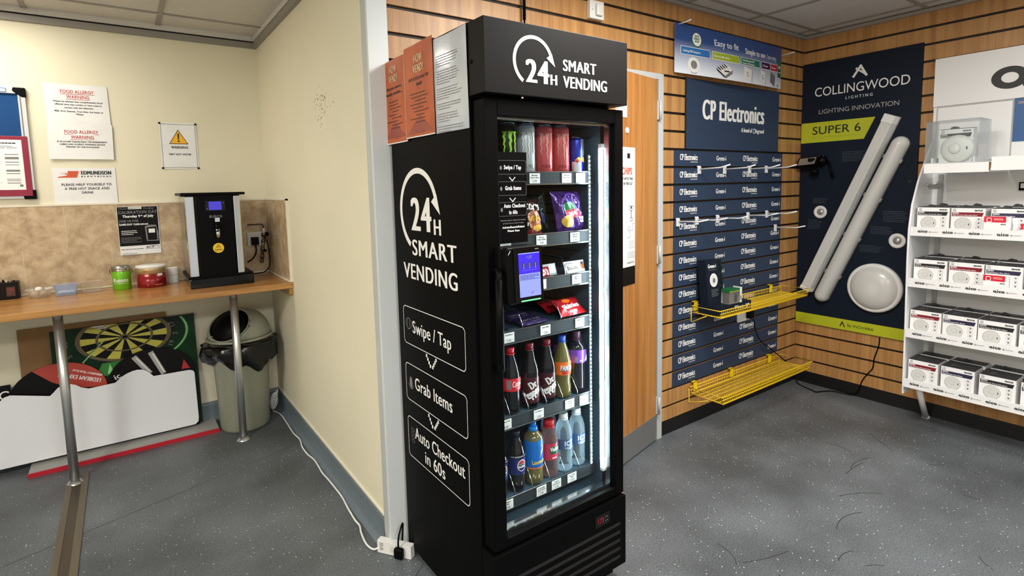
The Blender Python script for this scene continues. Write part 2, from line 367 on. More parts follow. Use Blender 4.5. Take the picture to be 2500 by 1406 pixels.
class MB:
    def __init__(s): s.v = []; s.f = []; s.m = []; s.sm = []; s.mats = []
    def mi(s, name):
        if name not in s.mats: s.mats.append(name)
        return s.mats.index(name)
    def add(s, vs, fs, m, smooth=False):
        b = len(s.v); s.v.extend([Vector(p) for p in vs]); i = s.mi(m)
        for f in fs: s.f.append(tuple(b+k for k in f)); s.m.append(i); s.sm.append(smooth)
        return s
    def box(s, a, b, m):
        x0, y0, z0 = a; x1, y1, z1 = b
        return s.add([(x0, y0, z0), (x1, y0, z0), (x1, y1, z0), (x0, y1, z0), (x0, y0, z1), (x1, y0, z1), (x1, y1, z1), (x0, y1, z1)],
                     [(0, 3, 2, 1), (4, 5, 6, 7), (0, 1, 5, 4), (1, 2, 6, 5), (2, 3, 7, 6), (3, 0, 4, 7)], m)
    def fbox(s, fr, u0, u1, v0, v1, n0, n1, m):
        p = [fr(u, v, n) for n in (n0, n1) for (u, v) in ((u0, v0), (u1, v0), (u1, v1), (u0, v1))]
        return s.add(p, [(0, 3, 2, 1), (4, 5, 6, 7), (0, 1, 5, 4), (1, 2, 6, 5), (2, 3, 7, 6), (3, 0, 4, 7)], m)
    def prism(s, fr, pts, n0, n1, m, smooth=False):
        k = len(pts); p = [fr(u, v, n0) for u, v in pts]+[fr(u, v, n1) for u, v in pts]
        s.add(p, [tuple(range(k-1, -1, -1)), tuple(range(k, 2*k))], m)
        b = len(s.v)-2*k; i = s.mi(m)
        for j in range(k):
            s.f.append((b+j, b+(j+1) % k, b+k+(j+1) % k, b+k+j)); s.m.append(i); s.sm.append(smooth)
        return s
    def poly(s, fr, pts, m, n=.0006):
        if not isinstance(fr, Fr):            # on a curved surface: follow it with rings about the middle
            P = []
            for i, (a, b_) in enumerate(pts):
                c, d_ = pts[(i+1) % len(pts)]; k = max(1, int(math.hypot(c-a, d_-b_)/.006))
                P += [(a+(c-a)*j/k, b_+(d_-b_)*j/k) for j in range(k)]
            cu = sum(p[0] for p in P)/len(P); cv = sum(p[1] for p in P)/len(P); N = len(P)
            mx = max(math.hypot(p[0]-cu, p[1]-cv) for p in P); rg = max(1, min(6, int(mx/.005)))
            vs = [fr(cu, cv, n)]+[fr(cu+(p[0]-cu)*r/rg, cv+(p[1]-cv)*r/rg, n) for r in range(1, rg+1) for p in P]
            fs = [(0, 1+j, 1+(j+1) % N) for j in range(N)]
            fs += [(1+(r-1)*N+j, 1+r*N+j, 1+r*N+(j+1) % N, 1+(r-1)*N+(j+1) % N) for r in range(1, rg) for j in range(N)]
            return s.add(vs, fs, m)
        return s.add([fr(u, v, n) for u, v in pts], [tuple(range(len(pts)))], m)
    def rect(s, fr, u0, v0, u1, v1, m, n=.0006, nu=1, nv=1, smooth=False):
        vs = [fr(u0+(u1-u0)*i/nu, v0+(v1-v0)*j/nv, n) for j in range(nv+1) for i in range(nu+1)]
        fs = [(j*(nu+1)+i, j*(nu+1)+i+1, (j+1)*(nu+1)+i+1, (j+1)*(nu+1)+i) for j in range(nv) for i in range(nu)]
        return s.add(vs, fs, m, smooth)
    def ellipse(s, fr, cu, cv, ru, rv, m, n=.0006, seg=36):
        return s.poly(fr, [(cu+ru*cos(2*pi*i/seg), cv+rv*sin(2*pi*i/seg)) for i in range(seg)], m, n)
    def arc(s, fr, cu, cv, r0, r1, a0, a1, m, n=.0006, seg=40, ky=1.0):
        """ring strip from angle a0 to a1 (degrees)"""
        vs = []; fs = []
        for i in range(seg+1):
            a = radians(a0+(a1-a0)*i/seg)
            vs += [fr(cu+r0*cos(a), cv+r0*sin(a)*ky, n), fr(cu+r1*cos(a), cv+r1*sin(a)*ky, n)]
        for i in range(seg): fs.append((2*i, 2*i+1, 2*i+3, 2*i+2))
        return s.add(vs, fs, m)
    def line(s, fr, pts, w, m, n=.0006, closed=False):
        """flat printed line of width w"""
        k = len(pts); segs = k if closed else k-1
        for i in range(segs):
            (a, b), (c, d) = pts[i], pts[(i+1) % k]; l = math.hypot(c-a, d-b)
            if l < 1e-9: continue
            du, dv = (c-a)/l*w/2, (d-b)/l*w/2
            s.poly(fr, [(a-du-dv, b-dv+du), (a-du+dv, b-dv-du), (c+du+dv, d+dv-du), (c+du-dv, d+dv+du)], m, n+.00004*i)
        return s
    def rrect(s, fr, u0, v0, u1, v1, r, w, m, n=.0006):
        pts = []
        for cx, cy, a in ((u1-r, v1-r, 0), (u0+r, v1-r, 90), (u0+r, v0+r, 180), (u1-r, v0+r, 270)):
            for k in range(5): t = radians(a+22.5*k); pts.append((cx+r*cos(t), cy+r*sin(t)))
        return s.line(fr, pts, w, m, n, True)
    def text(s, fr, t, u, v, h, m, w=None, al='l', n=.0009, bold=0.0, rot=0.0, shear=0.0, track=None, vf=None):
        """lettering with cap height h at baseline v; w fits the width"""
        big = h >= .018
        vs, fs = glyphs(t, 0.0 if big else bold, 5 if big else 2, bold)
        if not vs: return s
        k = h/capH(); x0 = min(p[0] for p in vs); x1 = max(p[0] for p in vs)
        xb = bold*k*.9 if big else 0.0            # heavy strokes: the letter repeated across its stroke width
        kx = k if w is None else (w-2*xb)/(x1-x0)
        W = (x1-x0)*kx+2*xb; off = {'l': 0, 'c': -W/2, 'r': -W}[al]+xb; ca, sa = cos(radians(rot)), sin(radians(rot))
        q = 1 if xb < 1e-6 else (5 if bold < .03 else 9)
        for c in range(q):
            dx = 0 if q == 1 else xb*(2*c/(q-1)-1); out = []
            for (x, y) in vs:
                a = (x-x0)*kx+off+dx; b = y*k; a += shear*b
                out.append(fr(u+a*ca-b*sa, v+a*sa+b*ca, n+.00005*c))
            s.add(out, fs, m)
        return s
    def lines_of_print(s, fr, u0, u1, v1, v0, rows, m, h=.35, n=.0008, jag=.3, al='l', seed=1):
        """rows of tiny unreadable print as thin bars"""
        R = random.Random(seed); st = (v1-v0)/rows
        for i in range(rows):
            L = (u1-u0)*(1-jag*R.random()); v = v1-st*i
            a = u0 if al == 'l' else (u0+u1-L)/2
            x = a
            while x < a+L:
                wd = min((.10+.16*R.random())*(u1-u0)*.6, a+L-x); s.rect(fr, x, v-st*h, x+wd, v, m, n); x += wd+(u1-u0)*.018
        return s
    def lathe(s, prof, c, m, seg=28, a0=0, smooth=True, cap=True):
        cx, cy, cz = c; vs = []; fs = []; k = len(prof)
        for (r, z) in prof:
            for j in range(seg):
                a = 2*pi*j/seg+a0; vs.append((cx+r*cos(a), cy+r*sin(a), cz+z))
        for i in range(k-1):
            for j in range(seg):
                fs.append((i*seg+j, i*seg+(j+1) % seg, (i+1)*seg+(j+1) % seg, (i+1)*seg+j))
        s.add(vs, fs, m, smooth)
        if cap:
            b = len(s.v)-len(vs); i = s.mi(m)
            for ring, rev in ((0, True), (k-1, False)):
                if prof[ring][0] > 1e-6:
                    f = tuple(b+ring*seg+j for j in range(seg)); s.f.append(f[::-1] if rev else f); s.m.append(i); s.sm.append(False)
        return s
    def lathe_fr(s, prof, fr, cu, cv, m, seg=32, smooth=True):
        """turned about the frame normal; prof = (radius, n)"""
        vs = []; fs = []; k = len(prof)
        for (r, n) in prof:
            for j in range(seg): a = 2*pi*j/seg; vs.append(fr(cu+r*cos(a), cv+r*sin(a), n))
        for i in range(k-1):
            for j in range(seg): fs.append((i*seg+j, i*seg+(j+1) % seg, (i+1)*seg+(j+1) % seg, (i+1)*seg+j))
        fs.append(tuple((k-1)*seg+j for j in range(seg)))
        return s.add(vs, fs, m, smooth)
    def tube(s, pts, r, m, seg=8, closed=False, caps=True):
        P = [Vector(p) for p in pts]; k = len(P); vs = []; fs = []; up = Vector((.31, .27, .91)).normalized()
        prev = None
        for i in range(k):
            if closed: t = P[(i+1) % k]-P[i-1]
            else: t = P[min(i+1, k-1)]-P[max(i-1, 0)]
            t.normalize()
            a = (prev - t*prev.dot(t)) if prev is not None else t.cross(up)
            if a.length < 1e-6: a = t.orthogonal()
            a.normalize(); b = t.cross(a); prev = a
            for j in range(seg): an = 2*pi*j/seg; vs.append(P[i]+(a*cos(an)+b*sin(an))*r)
        n = k if closed else k-1
        for i in range(n):
            for j in range(seg):
                q = (i+1) % k; fs.append((i*seg+j, i*seg+(j+1) % seg, q*seg+(j+1) % seg, q*seg+j))
        if caps and not closed: fs += [tuple(range(seg-1, -1, -1)), tuple((k-1)*seg+j for j in range(seg))]
        return s.add(vs, fs, m, True)
    def build(s, name, parent=None, loc=None, bevel=0.0, seg=2, solid=0.0, sub=0):
        o0 = Vector(loc) if loc is not None else (parent['_o'] if parent is not None else Vector((0, 0, 0)))
        o0 = Vector(o0)
        me = bpy.data.meshes.new(name)
        me.from_pydata([tuple(p-o0) for p in s.v], [], s.f)
        for n in s.mats: me.materials.append(M[n])
        me.polygons.foreach_set('material_index', s.m); me.polygons.foreach_set('use_smooth', s.sm)
        me.update()
        o = bpy.data.objects.new(name, me); COL.objects.link(o)
        o['_o'] = o0
        if parent is not None:
            o.parent = parent
            o.location = o0-Vector(parent['_o'])
        else: o.location = o0
        if bevel:
            bv = o.modifiers.new('bevel', 'BEVEL'); bv.width = bevel; bv.segments = seg; bv.limit_method = 'ANGLE'; bv.angle_limit = radians(40)
        if solid:
            sd = o.modifiers.new('solid', 'SOLIDIFY'); sd.thickness = solid
        if sub:
            ss = o.modifiers.new('sub', 'SUBSURF'); ss.levels = sub; ss.render_levels = sub
        return o

def smooth_path(pts, n=6):
    P = [Vector(p) for p in pts]; out = []
    for i in range(len(P)-1):
        p0 = P[max(i-1, 0)]; p1 = P[i]; p2 = P[i+1]; p3 = P[min(i+2, len(P)-1)]
        for k in range(n):
            t = k/n; out.append(.5*((2*p1)+(p2-p0)*t+(2*p0-5*p1+4*p2-p3)*t*t+(3*p1-p0-3*p2+p3)*t**3))
    out.append(P[-1]); return out

def tag(o, label, cat, group=None):
    o['label'] = label; o['category'] = cat
    if group: o['group'] = group
    return o
def thing(name, label, cat, loc=(0, 0, 0), group=None):
    o = bpy.data.objects.new(name, None); COL.objects.link(o); o.location = loc; o['_o'] = Vector(loc)
    o.empty_display_size = .05
    return tag(o, label, cat, group)
def struct(o):
    o['kind'] = 'structure'; return o
def dup(root, loc, label=None):
    """a copy of a thing with copies of its parts and sub-parts"""
    r = root.copy(); COL.objects.link(r); r.location = loc
    if label: r['label'] = label
    for ch in list(root.children):
        c = ch.copy(); COL.objects.link(c); c.parent = r
        for g in list(ch.children):
            d = g.copy(); COL.objects.link(d); d.parent = c
    return r

# ------------------------------------------------------------------ the room
YB, YS, XR, XP, ZC = 3.94, 2.0, 3.97, 0.79, 2.47        # recess back wall, slat wall, right wall, partition face, ceiling
b = MB(); b.box((-2.2, -3.2, -.06), (XR+.1, YB+.1, 0), 'floor')
ff = Fr((0, 0, 0), (1, 0, 0), (0, 1, 0), (0, 0, 1))
b.line(ff, [(-1.2, 2.66), (.0, 3.02), (.79, 3.26)], .004, 'seam', .0006)
b.line(ff, [(.55, 1.60), (.86, 1.86)], .004, 'seam', .0006)
R = random.Random(5)
for i in range(26):
    cx, cy, a, L, cv = R.uniform(1.6, 3.4), R.uniform(.2, 1.35), R.uniform(0, 3.1), R.uniform(.05, .22), R.uniform(-.5, .5)
    pts = [(cx+L*(t/6-.5)*cos(a+cv*t/6), cy+L*(t/6-.5)*sin(a+cv*t/6)) for t in range(7)]
    b.line(ff, pts, .0030, 'scuff', .0005)
struct(b.build('floor'))

# ceiling tiles in a bar grid
b = MB(); b.box((-2.2, -3.2, ZC), (XR+.1, YB+.1, ZC+.06), 'ctile')
k = -5
while .255+.597*k < XR:
    x = .255+.597*k
    if x > -2.2: b.box((x-.012, -3.2, ZC-.006), (x+.012, YB, ZC), 'tbar')
    k += 1
k = -9
while 1.88+.597*k < YB:
    y = 1.88+.597*k
    if y > -3.2: b.box((-2.2, y-.012, ZC-.005), (XR, y+.012, ZC), 'tbar')
    k += 1
struct(b.build('ceiling'))

struct(MB().box((-2.2, YB, 0), (XP+.02, YB+.1, ZC), 'cream').build('wall_recess'))
struct(MB().box((-2.3, -3.2, 0), (-2.2, YB+.1, ZC), 'cream').build('wall_left'))
b = MB(); b.box((XP, YS+.052, 0), (XP+.14, YB, ZC), 'cream')
fp = fr_right(XP)
R = random.Random(11)
for i in range(75):      # dark specks on the paint
    u = -2.62+R.gauss(0, .055); v = 1.86+R.gauss(0, .05); s_ = R.uniform(.001, .0042)
    b.ellipse(fp, u, v, s_, s_*R.uniform(.7, 1.6), 'mould', .0004, 6)
struct(b.build('wall_partition'))
b = MB(); b.box((XP-.004, YS-.004, 0), (XP+.076, YS+.012, ZC), 'strip_white'); b.box((XP-.004, YS+.0122, 0), (XP+.004, YS+.060, ZC), 'frame_grey')
struct(b.build('trim_1', bevel=.001))

# slat walls: oak boards with dark grooves
SL = [.169+.0995*k for k in range(23)]
def slat_wall(name, fr, runs):
    """runs = (u0, u1, z0) stretches of boarding in the wall plane"""
    b = MB()
    for (u0, u1, zlo, zhi) in runs:
        b.fbox(fr, u0, u1, zlo, zhi, -.05, -.011, 'slot')
        zs = [s for s in SL if zlo < s < zhi-.01]
        edges = [zlo]+zs+[zhi]
        for i in range(len(edges)-1):
            a = edges[i]+(.0066 if i else 0); c = edges[i+1]-(.0066 if i < len(edges)-2 else 0)
            b.fbox(fr, u0, u1, a, c, -.0105, 0, 'slat')
    return struct(b.build(name, bevel=.0012, seg=1))
fs_, fr_ = fr_back(YS), fr_right(XR)
slat_wall('wall_back', fs_, [(XP+.076, 1.62, .088, ZC), (1.62, 2.44, 2.064, ZC), (2.44, XR+.04, .088, ZC)])
slat_wall('wall_right', fr_, [(-YS+.0005, 3.2, .088, ZC)])
b = MB(); b.box((XP+.076, YS+.004, 0), (1.62, YS+.05, .088), 'black_base'); b.box((2.44, YS+.004, 0), (XR+.02, YS+.05, .088), 'black_base')
struct(b.build('baseboard_back'))
struct(MB().box((XR+.006, -3.2, 0), (XR+.05, YS+.01, .088), 'black_base').build('baseboard_right'))
# black panel: darkness of the room beyond the door put into its colour
struct(MB().box((1.5, YS+.35, 0), (2.6, YS+.4, 2.1), 'gap').build('dark_panel_beyond_door'))

# ceiling edge trims
b = MB()
b.box((-2.2, YB-.022, 2.396), (XP-.022, YB, 2.43), 'trim_grey'); b.box((XP-.022, YS, 2.396), (XP, YB, 2.43), 'trim_grey')
b.box((-2.2, YB-.010, 2.43), (XP, YB, 2.440), 'gap'); b.box((XP-.010, YS, 2.43), (XP, YB, 2.440), 'gap')
b.box((-2.2, YB-.020, 2.440), (XP, YB, ZC), 'ctile'); b.box((XP-.020, YS, 2.440), (XP, YB-.02, ZC), 'ctile')
struct(b.build('trim_2'))
b = MB(); b.box((XP+.06, YS-.022, 2.443), (XR, YS, 2.462), 'tbar'); b.box((XR-.022, -3.2, 2.443), (XR, YS-.022, 2.462), 'tbar')
struct(b.build('trim_3'))

# coved skirting in the recess
def cove(fr, u0, u1):
    b = MB(); pts = [(.030, 0), (.014, .006), (.006, .020), (.004, .10), (.004, .128), (0, .128), (0, 0)]
    vs = [fr(u, z, n) for u in (u0, u1) for (n, z) in pts]; k = len(pts)
    b.add(vs, [(i, i+1, k+i+1, k+i) for i in range(k-1)], 'cove', True)
    b.fbox(fr, u0, u1, .128, .138, 0, .006, 'skirt_line'); return b
struct(cove(fr_back(YB), -2.2, XP).build('baseboard_recess'))
struct(cove(fr_right(XP), -YB+.005, -YS-.0605).build('baseboard_partition'))

# tiled splashback with a pale edge strip
b = MB(); ft = fr_back(YB-.010)
ZT, ZW = 1.420, .940
b.box((-2.2, YB-.009, ZW-.02), (XP-.008, YB, ZT), 'grout')
def tiles(fr, u0, u1, rows):
    for (z0, z1, us) in rows:
        e = [u0]+[u for u in us if u0 < u < u1]+[u1]
        for i in range(len(e)-1): b.fbox(fr, e[i]+.0012, e[i+1]-.0012, z0+.0012, z1-.0012, -.004, 0, 'tile')
tiles(ft, -2.2, XP-.010, [(1.18, ZT, [-2.05, -1.455, -.86, -.265, .33]), (ZW, 1.18, [-1.64, -1.05, -.455, -.067, .53])])
fpt = fr_right(XP-.011)
b.box((XP-.009, 3.36, ZW-.02), (XP, YB-.01, ZT), 'grout')
tiles(fpt, -(YB-.01), -3.37, [(1.18, ZT, [-3.55]), (ZW, 1.18, [-3.55])])
b.box((-2.2, YB-.012, ZT), (XP, YB, ZT+.010), 'skirt_line'); b.box((XP-.014, 3.348, ZT), (XP, YB, ZT+.010), 'skirt_line')
b.box((XP-.014, 3.348, ZW), (XP, 3.362, ZT+.010), 'skirt_line')
b.box((-2.2, YB-.018, ZW), (XP, YB-.010, ZW+.008), 'skirt_line'); b.box((XP-.020, 3.36, ZW), (XP-.011, YB-.01, ZW+.008), 'skirt_line')
struct(b.build('trim_4'))

# brown cover strip in the floor
b = MB(); b.box((-.338, -1.0, 0), (-.248, 3.60, .004), 'tape_dark')
b.box((-.338, -1.0, .004), (-.312, 3.60, .006), 'tape_tread'); b.box((-.276, -1.0, .004), (-.248, 3.60, .006), 'tape_tread')
struct(b.build('trim_5'))

# door standing a little open in the slat wall
hx, hy = 2.398, 1.985
ang = radians(12.9)
d = Vector((-cos(ang), -sin(ang), 0)); nrm = Vector((sin(ang), -cos(ang), 0))
fd = Fr((hx, hy, 0), -d, (0, 0, 1), nrm)          # u runs from the free edge (-.76) to the hinge (0)
door = MB().fbox(fd, -.75, 0, .008, 2.028, -.040, 0, 'oak_door').build('door_1', loc=(hx, hy, 0), bevel=.002)
struct(door)
MB().fbox(fd, -.745, -.004, .010, .155, 0, .002, 'kick').build('kick_plate', door)
MB().lathe_fr([(.016, 0), (.016, .004), (.010, .006), (.0, .006)], fd, -.327, 1.737, 'skirt_line', 16).build('screw_cap', door)
for z in (1.866, 1.079, .211):
    MB().tube([(hx+.010, hy-.012, z-.05), (hx+.010, hy-.012, z+.05)], .007, 'frame_grey', 10).box((hx-.004, hy-.004, z-.05), (hx+.012, hy+.004, z+.05), 'frame_grey').build('hinge', door)
b = MB(); b.box((2.412, YS-.012, 0), (2.452, YS+.09, 2.062), 'frame_grey'); b.box((1.57, YS-.012, 2.030), (2.412, YS+.09, 2.062), 'frame_grey')
b.box((1.57, YS-.012, 0), (1.62, YS+.09, 2.030), 'frame_grey')
b.box((2.400, YS+.035, 0), (2.412, YS+.09, 2.030), 'white_paint')
struct(b.build('trim_6', bevel=.002))

# ------------------------------------------------------------------ recess: wall notices
fw = fr_back(YB)
nb = thing('noticeboard', 'blue felt noticeboard in an aluminium frame with black corners on cream wall', 'noticeboard', (-.95, YB, 1.465))
MB().fbox(fw, -1.52, -.405, 1.49, 2.025, .001, .010, 'blue_felt').build('felt_panel', nb)
b = MB(); b.fbox(fw, -1.55, -.374, 1.465, 1.493, 0, .022, 'alu'); b.fbox(fw, -1.55, -.374, 2.018, 2.046, 0, .022, 'alu')
b.fbox(fw, -1.55, -1.52, 1.493, 2.018, 0, .022, 'alu'); b.fbox(fw, -.404, -.374, 1.493, 2.018, 0, .022, 'alu')
b.fbox(fw, -.397, -.391, 1.50, 2.01, .022, .0225, 'grey_print'); b.build('frame', nb, bevel=.003)
for z, s_ in ((1.465, 1), (2.046, -1)):
    MB().prism(fw, [(-.370, z-.004*s_), (-.420, z-.004*s_), (-.424, z+.014*s_), (-.408, z+.030*s_), (-.386, z+.046*s_), (-.370, z+.046*s_)], 0, .026, 'black').build('corner_cap', nb, bevel=.004)
MB().fbox(fw, -.515, -.445, 2.022, 2.044, .022, .024, 'white_paint').rrect(fw, -.512, 2.024, -.448, 2.042, .003, .003, 'tag_blue', .0245).build('sticker', nb)
b = MB(); b.fbox(fw, -.86, -.383, 1.478, 1.795, .0263, .0303, 'maroon')
b.rect(fw, -.80, 1.512, -.408, 1.775, 'white_print', .0306)
b.lines_of_print(fw, -.53, -.425, 1.760, 1.750, 1, 'black_print', n=.031, h=.6)
b.lines_of_print(fw, -.78, -.425, 1.742, 1.725, 2, 'grey_print', n=.031)
for (z, hgt) in ((1.70, .004), (1.685, .012), (1.66, .004), (1.645, .003), (1.618, .010), (1.60, .004), (1.57, .003), (1.562, .003), (1.55, .004)):
    b.rect(fw, -.48, z-hgt, -.425, z, 'grey_print', .031)
b.lines_of_print(fw, -.78, -.50, 1.715, 1.54, 16, 'grey_print', n=.031, h=.2)
b.rect(fw, -.432, 1.528, -.418, 1.54, 'grey_print', .031)
tag(b.build('document_holder', loc=(-.62, YB-.03, 1.478), bevel=.0015), 'maroon wall holder with a printed white form, on the noticeboard', 'document holder')

class Sheet:
    """a sheet of paper in a wall frame with a gentle cockle, and a slant"""
    def __init__(s, fr, u0, v0, u1, v1, off=.002, amp=.003, fx=1.3, ph=0, slant=0.0, curl=0.0):
        s.__dict__.update(locals())
    def __call__(s, u, v, n=0):
        a = (u-s.u0)/(s.u1-s.u0); c = (v-s.v0)/(s.v1-s.v0)
        w = s.amp*(.5+.5*sin(s.fx*2*pi*a+s.ph+2.2*c)) + s.curl*max(0, c-.7)**2*a*8
        return s.fr(u+s.slant*(c-.5), v, s.off+w+n)
def sheet(b, sh, m, nu=14, nv=14):
    b.rect(sh, sh.u0, sh.v0, sh.u1, sh.v1, m, 0, nu, nv, True)
    b.rect(sh, sh.u0, sh.v0, sh.u1, sh.v1, m, -.0006, nu, nv, True)

s1 = Sheet(fw, -.297, 1.868, -.016, 2.088, .004, .003, slant=-.004)
b = MB(); sheet(b, s1, 'paper')
def ul(b, s, t, cx, v, h, w):
    b.text(s, t, cx, v, h, 'red_print', w, 'c', bold=.012); b.rect(s, cx-w/2-.003, v-.006, cx+w/2+.003, v-.004, 'red_print', .001)
ul(b, s1, 'FOOD ALLERGY', -.152, 2.040, .017, .147); ul(b, s1, 'WARNING', -.152, 2.012, .017, .10)
for i, t in enumerate(('Please be advised that complimentary food', 'offered here may contain or have come in', 'contact with the following;', 'Milk, Eggs, Peanuts, Tree Nuts, Soy beans or', 'Wheat')):
    b.text(s1, t, -.152, (1.990, 1.974, 1.957, 1.937, 1.922)[i], .0078, 'black_print', (.215, .207, .13, .215, .034)[i], 'c', bold=.03)
tag(b.build('allergy_notice', loc=(-.15, YB, 1.868)), 'upper white food allergy sheet listing milk and eggs, taped above its twin', 'notice', 'food allergy sheets')
s2 = Sheet(fw, -.300, 1.677, -.012, 1.872, .0105, .003, ph=1.5, slant=.004)
b = MB(); sheet(b, s2, 'paper')
ul(b, s2, 'FOOD ALLERGY', -.152, 1.820, .017, .150); ul(b, s2, 'WARNING', -.150, 1.791, .017, .102)
for i, t in enumerate(('IF IN DOUBT PLEASE READ THE INGREDIENTS', 'LABELS AND ALLERGY WARNING ADVICE', 'PRINTED ON THE PACKAGING')):
    b.text(s2, t, -.150, 1.770-.0145*i, .0078, 'black_print', (.222, .20, .146)[i], 'c', bold=.03)
tag(b.build('allergy_notice', loc=(-.15, YB, 1.677)), 'lower white food allergy sheet with if in doubt wording, above supplier sign', 'notice', 'food allergy sheets')
s3 = Sheet(fw, -.298, 1.430, -.014, 1.630, .003, .002, ph=.6)
b = MB(); sheet(b, s3, 'paper')
L = [(-.27, 1.582), (-.208, 1.582), (-.203, 1.594), (-.265+.035, 1.594), (-.225, 1.612), (-.178, 1.612), (-.192, 1.574), (-.274, 1.574)]
b.poly(s3, [(-.228, 1.612), (-.180, 1.612), (-.191, 1.575), (-.276, 1.575), (-.272, 1.580), (-.204, 1.580), (-.197, 1.605), (-.232, 1.605)], 'hotred')
b.poly(s3, [(-.244, 1.598), (-.222, 1.598), (-.226, 1.582), (-.236, 1.582), (-.232, 1.594), (-.242, 1.594)], 'hotred')
for v in (1.601, 1.592): b.rect(s3, -.262, v, -.232, v+.0015, 'hotred')
b.poly(s3, [(-.217, 1.584), (-.205, 1.596), (-.202, 1.584)], 'hotred')
b.text(s3, 'EDMUNDSON', -.172, 1.592, .020, 'black_print', .138, 'l', bold=.05)
b.text(s3, 'E L E C T R I C A L', -.172, 1.578, .0065, 'black_print', .138, 'l', bold=.05)
for i, t in enumerate(('PLEASE HELP YOURSELF TO', 'A FREE HOT SNACK AND', 'DRINK')):
    b.text(s3, t, -.149, 1.530-.0225*i, .0125, 'black_print', (.225, .202, .053)[i], 'c', bold=.02)
tag(b.build('snack_notice', loc=(-.15, YB, 1.43)), 'white free hot snack and drink sign touching the tile edge', 'notice')
wn = thing('warning_notice', 'white very hot water warning sign with a yellow triangle, pinned at four corners', 'notice', (.317, YB, 1.625))
s4 = Sheet(fw, .219, 1.625, .413, 1.903, .002, .002, fx=.8)
b = MB(); sheet(b, s4, 'paper')
b.line(s4, [(.226, 1.634), (.406, 1.634), (.406, 1.893), (.226, 1.893)], .0018, 'black_print', closed=True)
b.poly(s4, [(.264, 1.775), (.366, 1.775), (.315, 1.862)], 'black_print', .0008)
b.poly(s4, [(.270, 1.779), (.360, 1.779), (.315, 1.855)], 'amber', .0012)
b.poly(s4, [(.310, 1.838), (.320, 1.838), (.318, 1.802), (.312, 1.802)], 'black_print', .0016); b.ellipse(s4, .315, 1.792, .0055, .0055, 'black_print', .0016, 14)
b.text(s4, 'WARNING', .317, 1.748, .0145, 'black_print', .090, 'c', bold=.03); b.text(s4, 'VERY HOT WATER', .317, 1.708, .010, 'black_print', .120, 'c', bold=.03)
b.build('sheet', wn)
for u in (.222, .410):
    for z in (1.629, 1.898): MB().lathe_fr([(.006, 0), (.006, .006), (.003, .010), (0, .010)], fw, u, z, 'black', 12).build('pin', wn)
fc = fr_back(YB-.014)
s5 = Sheet(fc, -.026, 1.120, .176, 1.404, .001, .0015, fx=.7)
b = MB(); sheet(b, s5, 'paper', 10, 10)
b.rect(s5, -.024, 1.172, .173, 1.402, 'poster_black', .0005, 8, 8)
b.text(s5, 'Calibration', -.018, 1.388, .010, 'grey_print', .045, n=.0012); b.rect(s5, .030, 1.388, .095, 1.401, 'white_print', .001); b.text(s5, 'EDMUNDSON', .033, 1.391, .007, 'grey_print', .058, bold=.04, n=.0014); b.text(s5, 'Dudley', .105, 1.386, .012, 'grey_print', .052, n=.0012)
b.text(s5, 'CALIBRATION DAY', -.019, 1.362, .016, 'grey_print', .190, bold=.02, n=.0012); b.text(s5, 'Thursday 9', .0, 1.340, .013, 'white_print', .085, bold=.05, n=.0012); b.text(s5, 'th', .087, 1.346, .006, 'white_print', .010, bold=.05, n=.0012); b.text(s5, 'of July', .102, 1.340, .013, 'white_print', .050, bold=.05, n=.0012)
b.text(s5, 'JOIN US FOR', -.019, 1.313, .012, 'grey_print', .095, bold=.03, n=.0012); b.text(s5, 'SAME-DAY Calibrations!', -.019, 1.294, .010, 'white_print', .140, bold=.04, n=.0012)
b.lines_of_print(s5, -.012, .066, 1.262, 1.232, 3, 'white_print', n=.0012); b.lines_of_print(s5, -.016, .085, 1.222, 1.186, 4, 'grey_print', n=.0012)
b.poly(s5, [(.108, 1.196), (.104, 1.284), (.125, 1.292), (.160, 1.290), (.170, 1.240), (.168, 1.194)], 'grey_print', .001); b.poly(s5, [(.115, 1.200), (.112, 1.276), (.160, 1.280), (.162, 1.200)], 'poster_black', .0014); b.rect(s5, .121, 1.244, .153, 1.268, 'white_print', .0018)
b.text(s5, 'ACT', .100, 1.154, .012, 'black_print', .040, bold=.03, n=.0012, shear=.2); b.arc(s5, .152, 1.148, .017, .0195, 20, 150, 'black_print'); b.line(s5, [(.10, 1.150), (.170, 1.149)], .0015, 'black_print'); b.lines_of_print(s5, -.02, .095, 1.154, 1.146, 1, 'black_print', n=.0012); b.lines_of_print(s5, -.015, .06, 1.128, 1.122, 1, 'black_print', n=.0012)
tag(b.build('calibration_poster', loc=(.075, YB-.014, 1.12)), 'black calibration day poster stuck on the beige wall tiles', 'poster')

# ------------------------------------------------------------------ breakfast counter
ct = thing('breakfast_counter', 'oak breakfast counter on chrome legs along the tiled recess wall', 'counter', (-.5, 3.4, 0))
MB().box((-2.19, 3.34, .905), (XP-.001, YB-.019, .938), 'worktop').build('worktop', ct, bevel=.003)
for x in (-.302, .490, -1.2):
    b = MB(); b.lathe([(.021, .012), (.021, .895)], (x, 3.505, 0), 'leg_chrome', 20); b.lathe([(.040, 0.0), (.040, .004), (.028, .010), (.024, .018), (.021, .018)], (x, 3.505, 0), 'leg_chrome', 24); b.lathe([(.021, .880), (.030, .885), (.034, .905)], (x, 3.505, 0), 'leg_chrome', 24)
    b.build('leg', ct)
MB().prism(Fr((XP-.022, 0, 0), (0, 1, 0), (0, 0, 1), (1, 0, 0)), [(3.358, .868), (3.375, .858), (3.92, .858), (3.92, .905), (3.352, .905)], 0, .0215, 'worktop').build('wall_batten', ct)

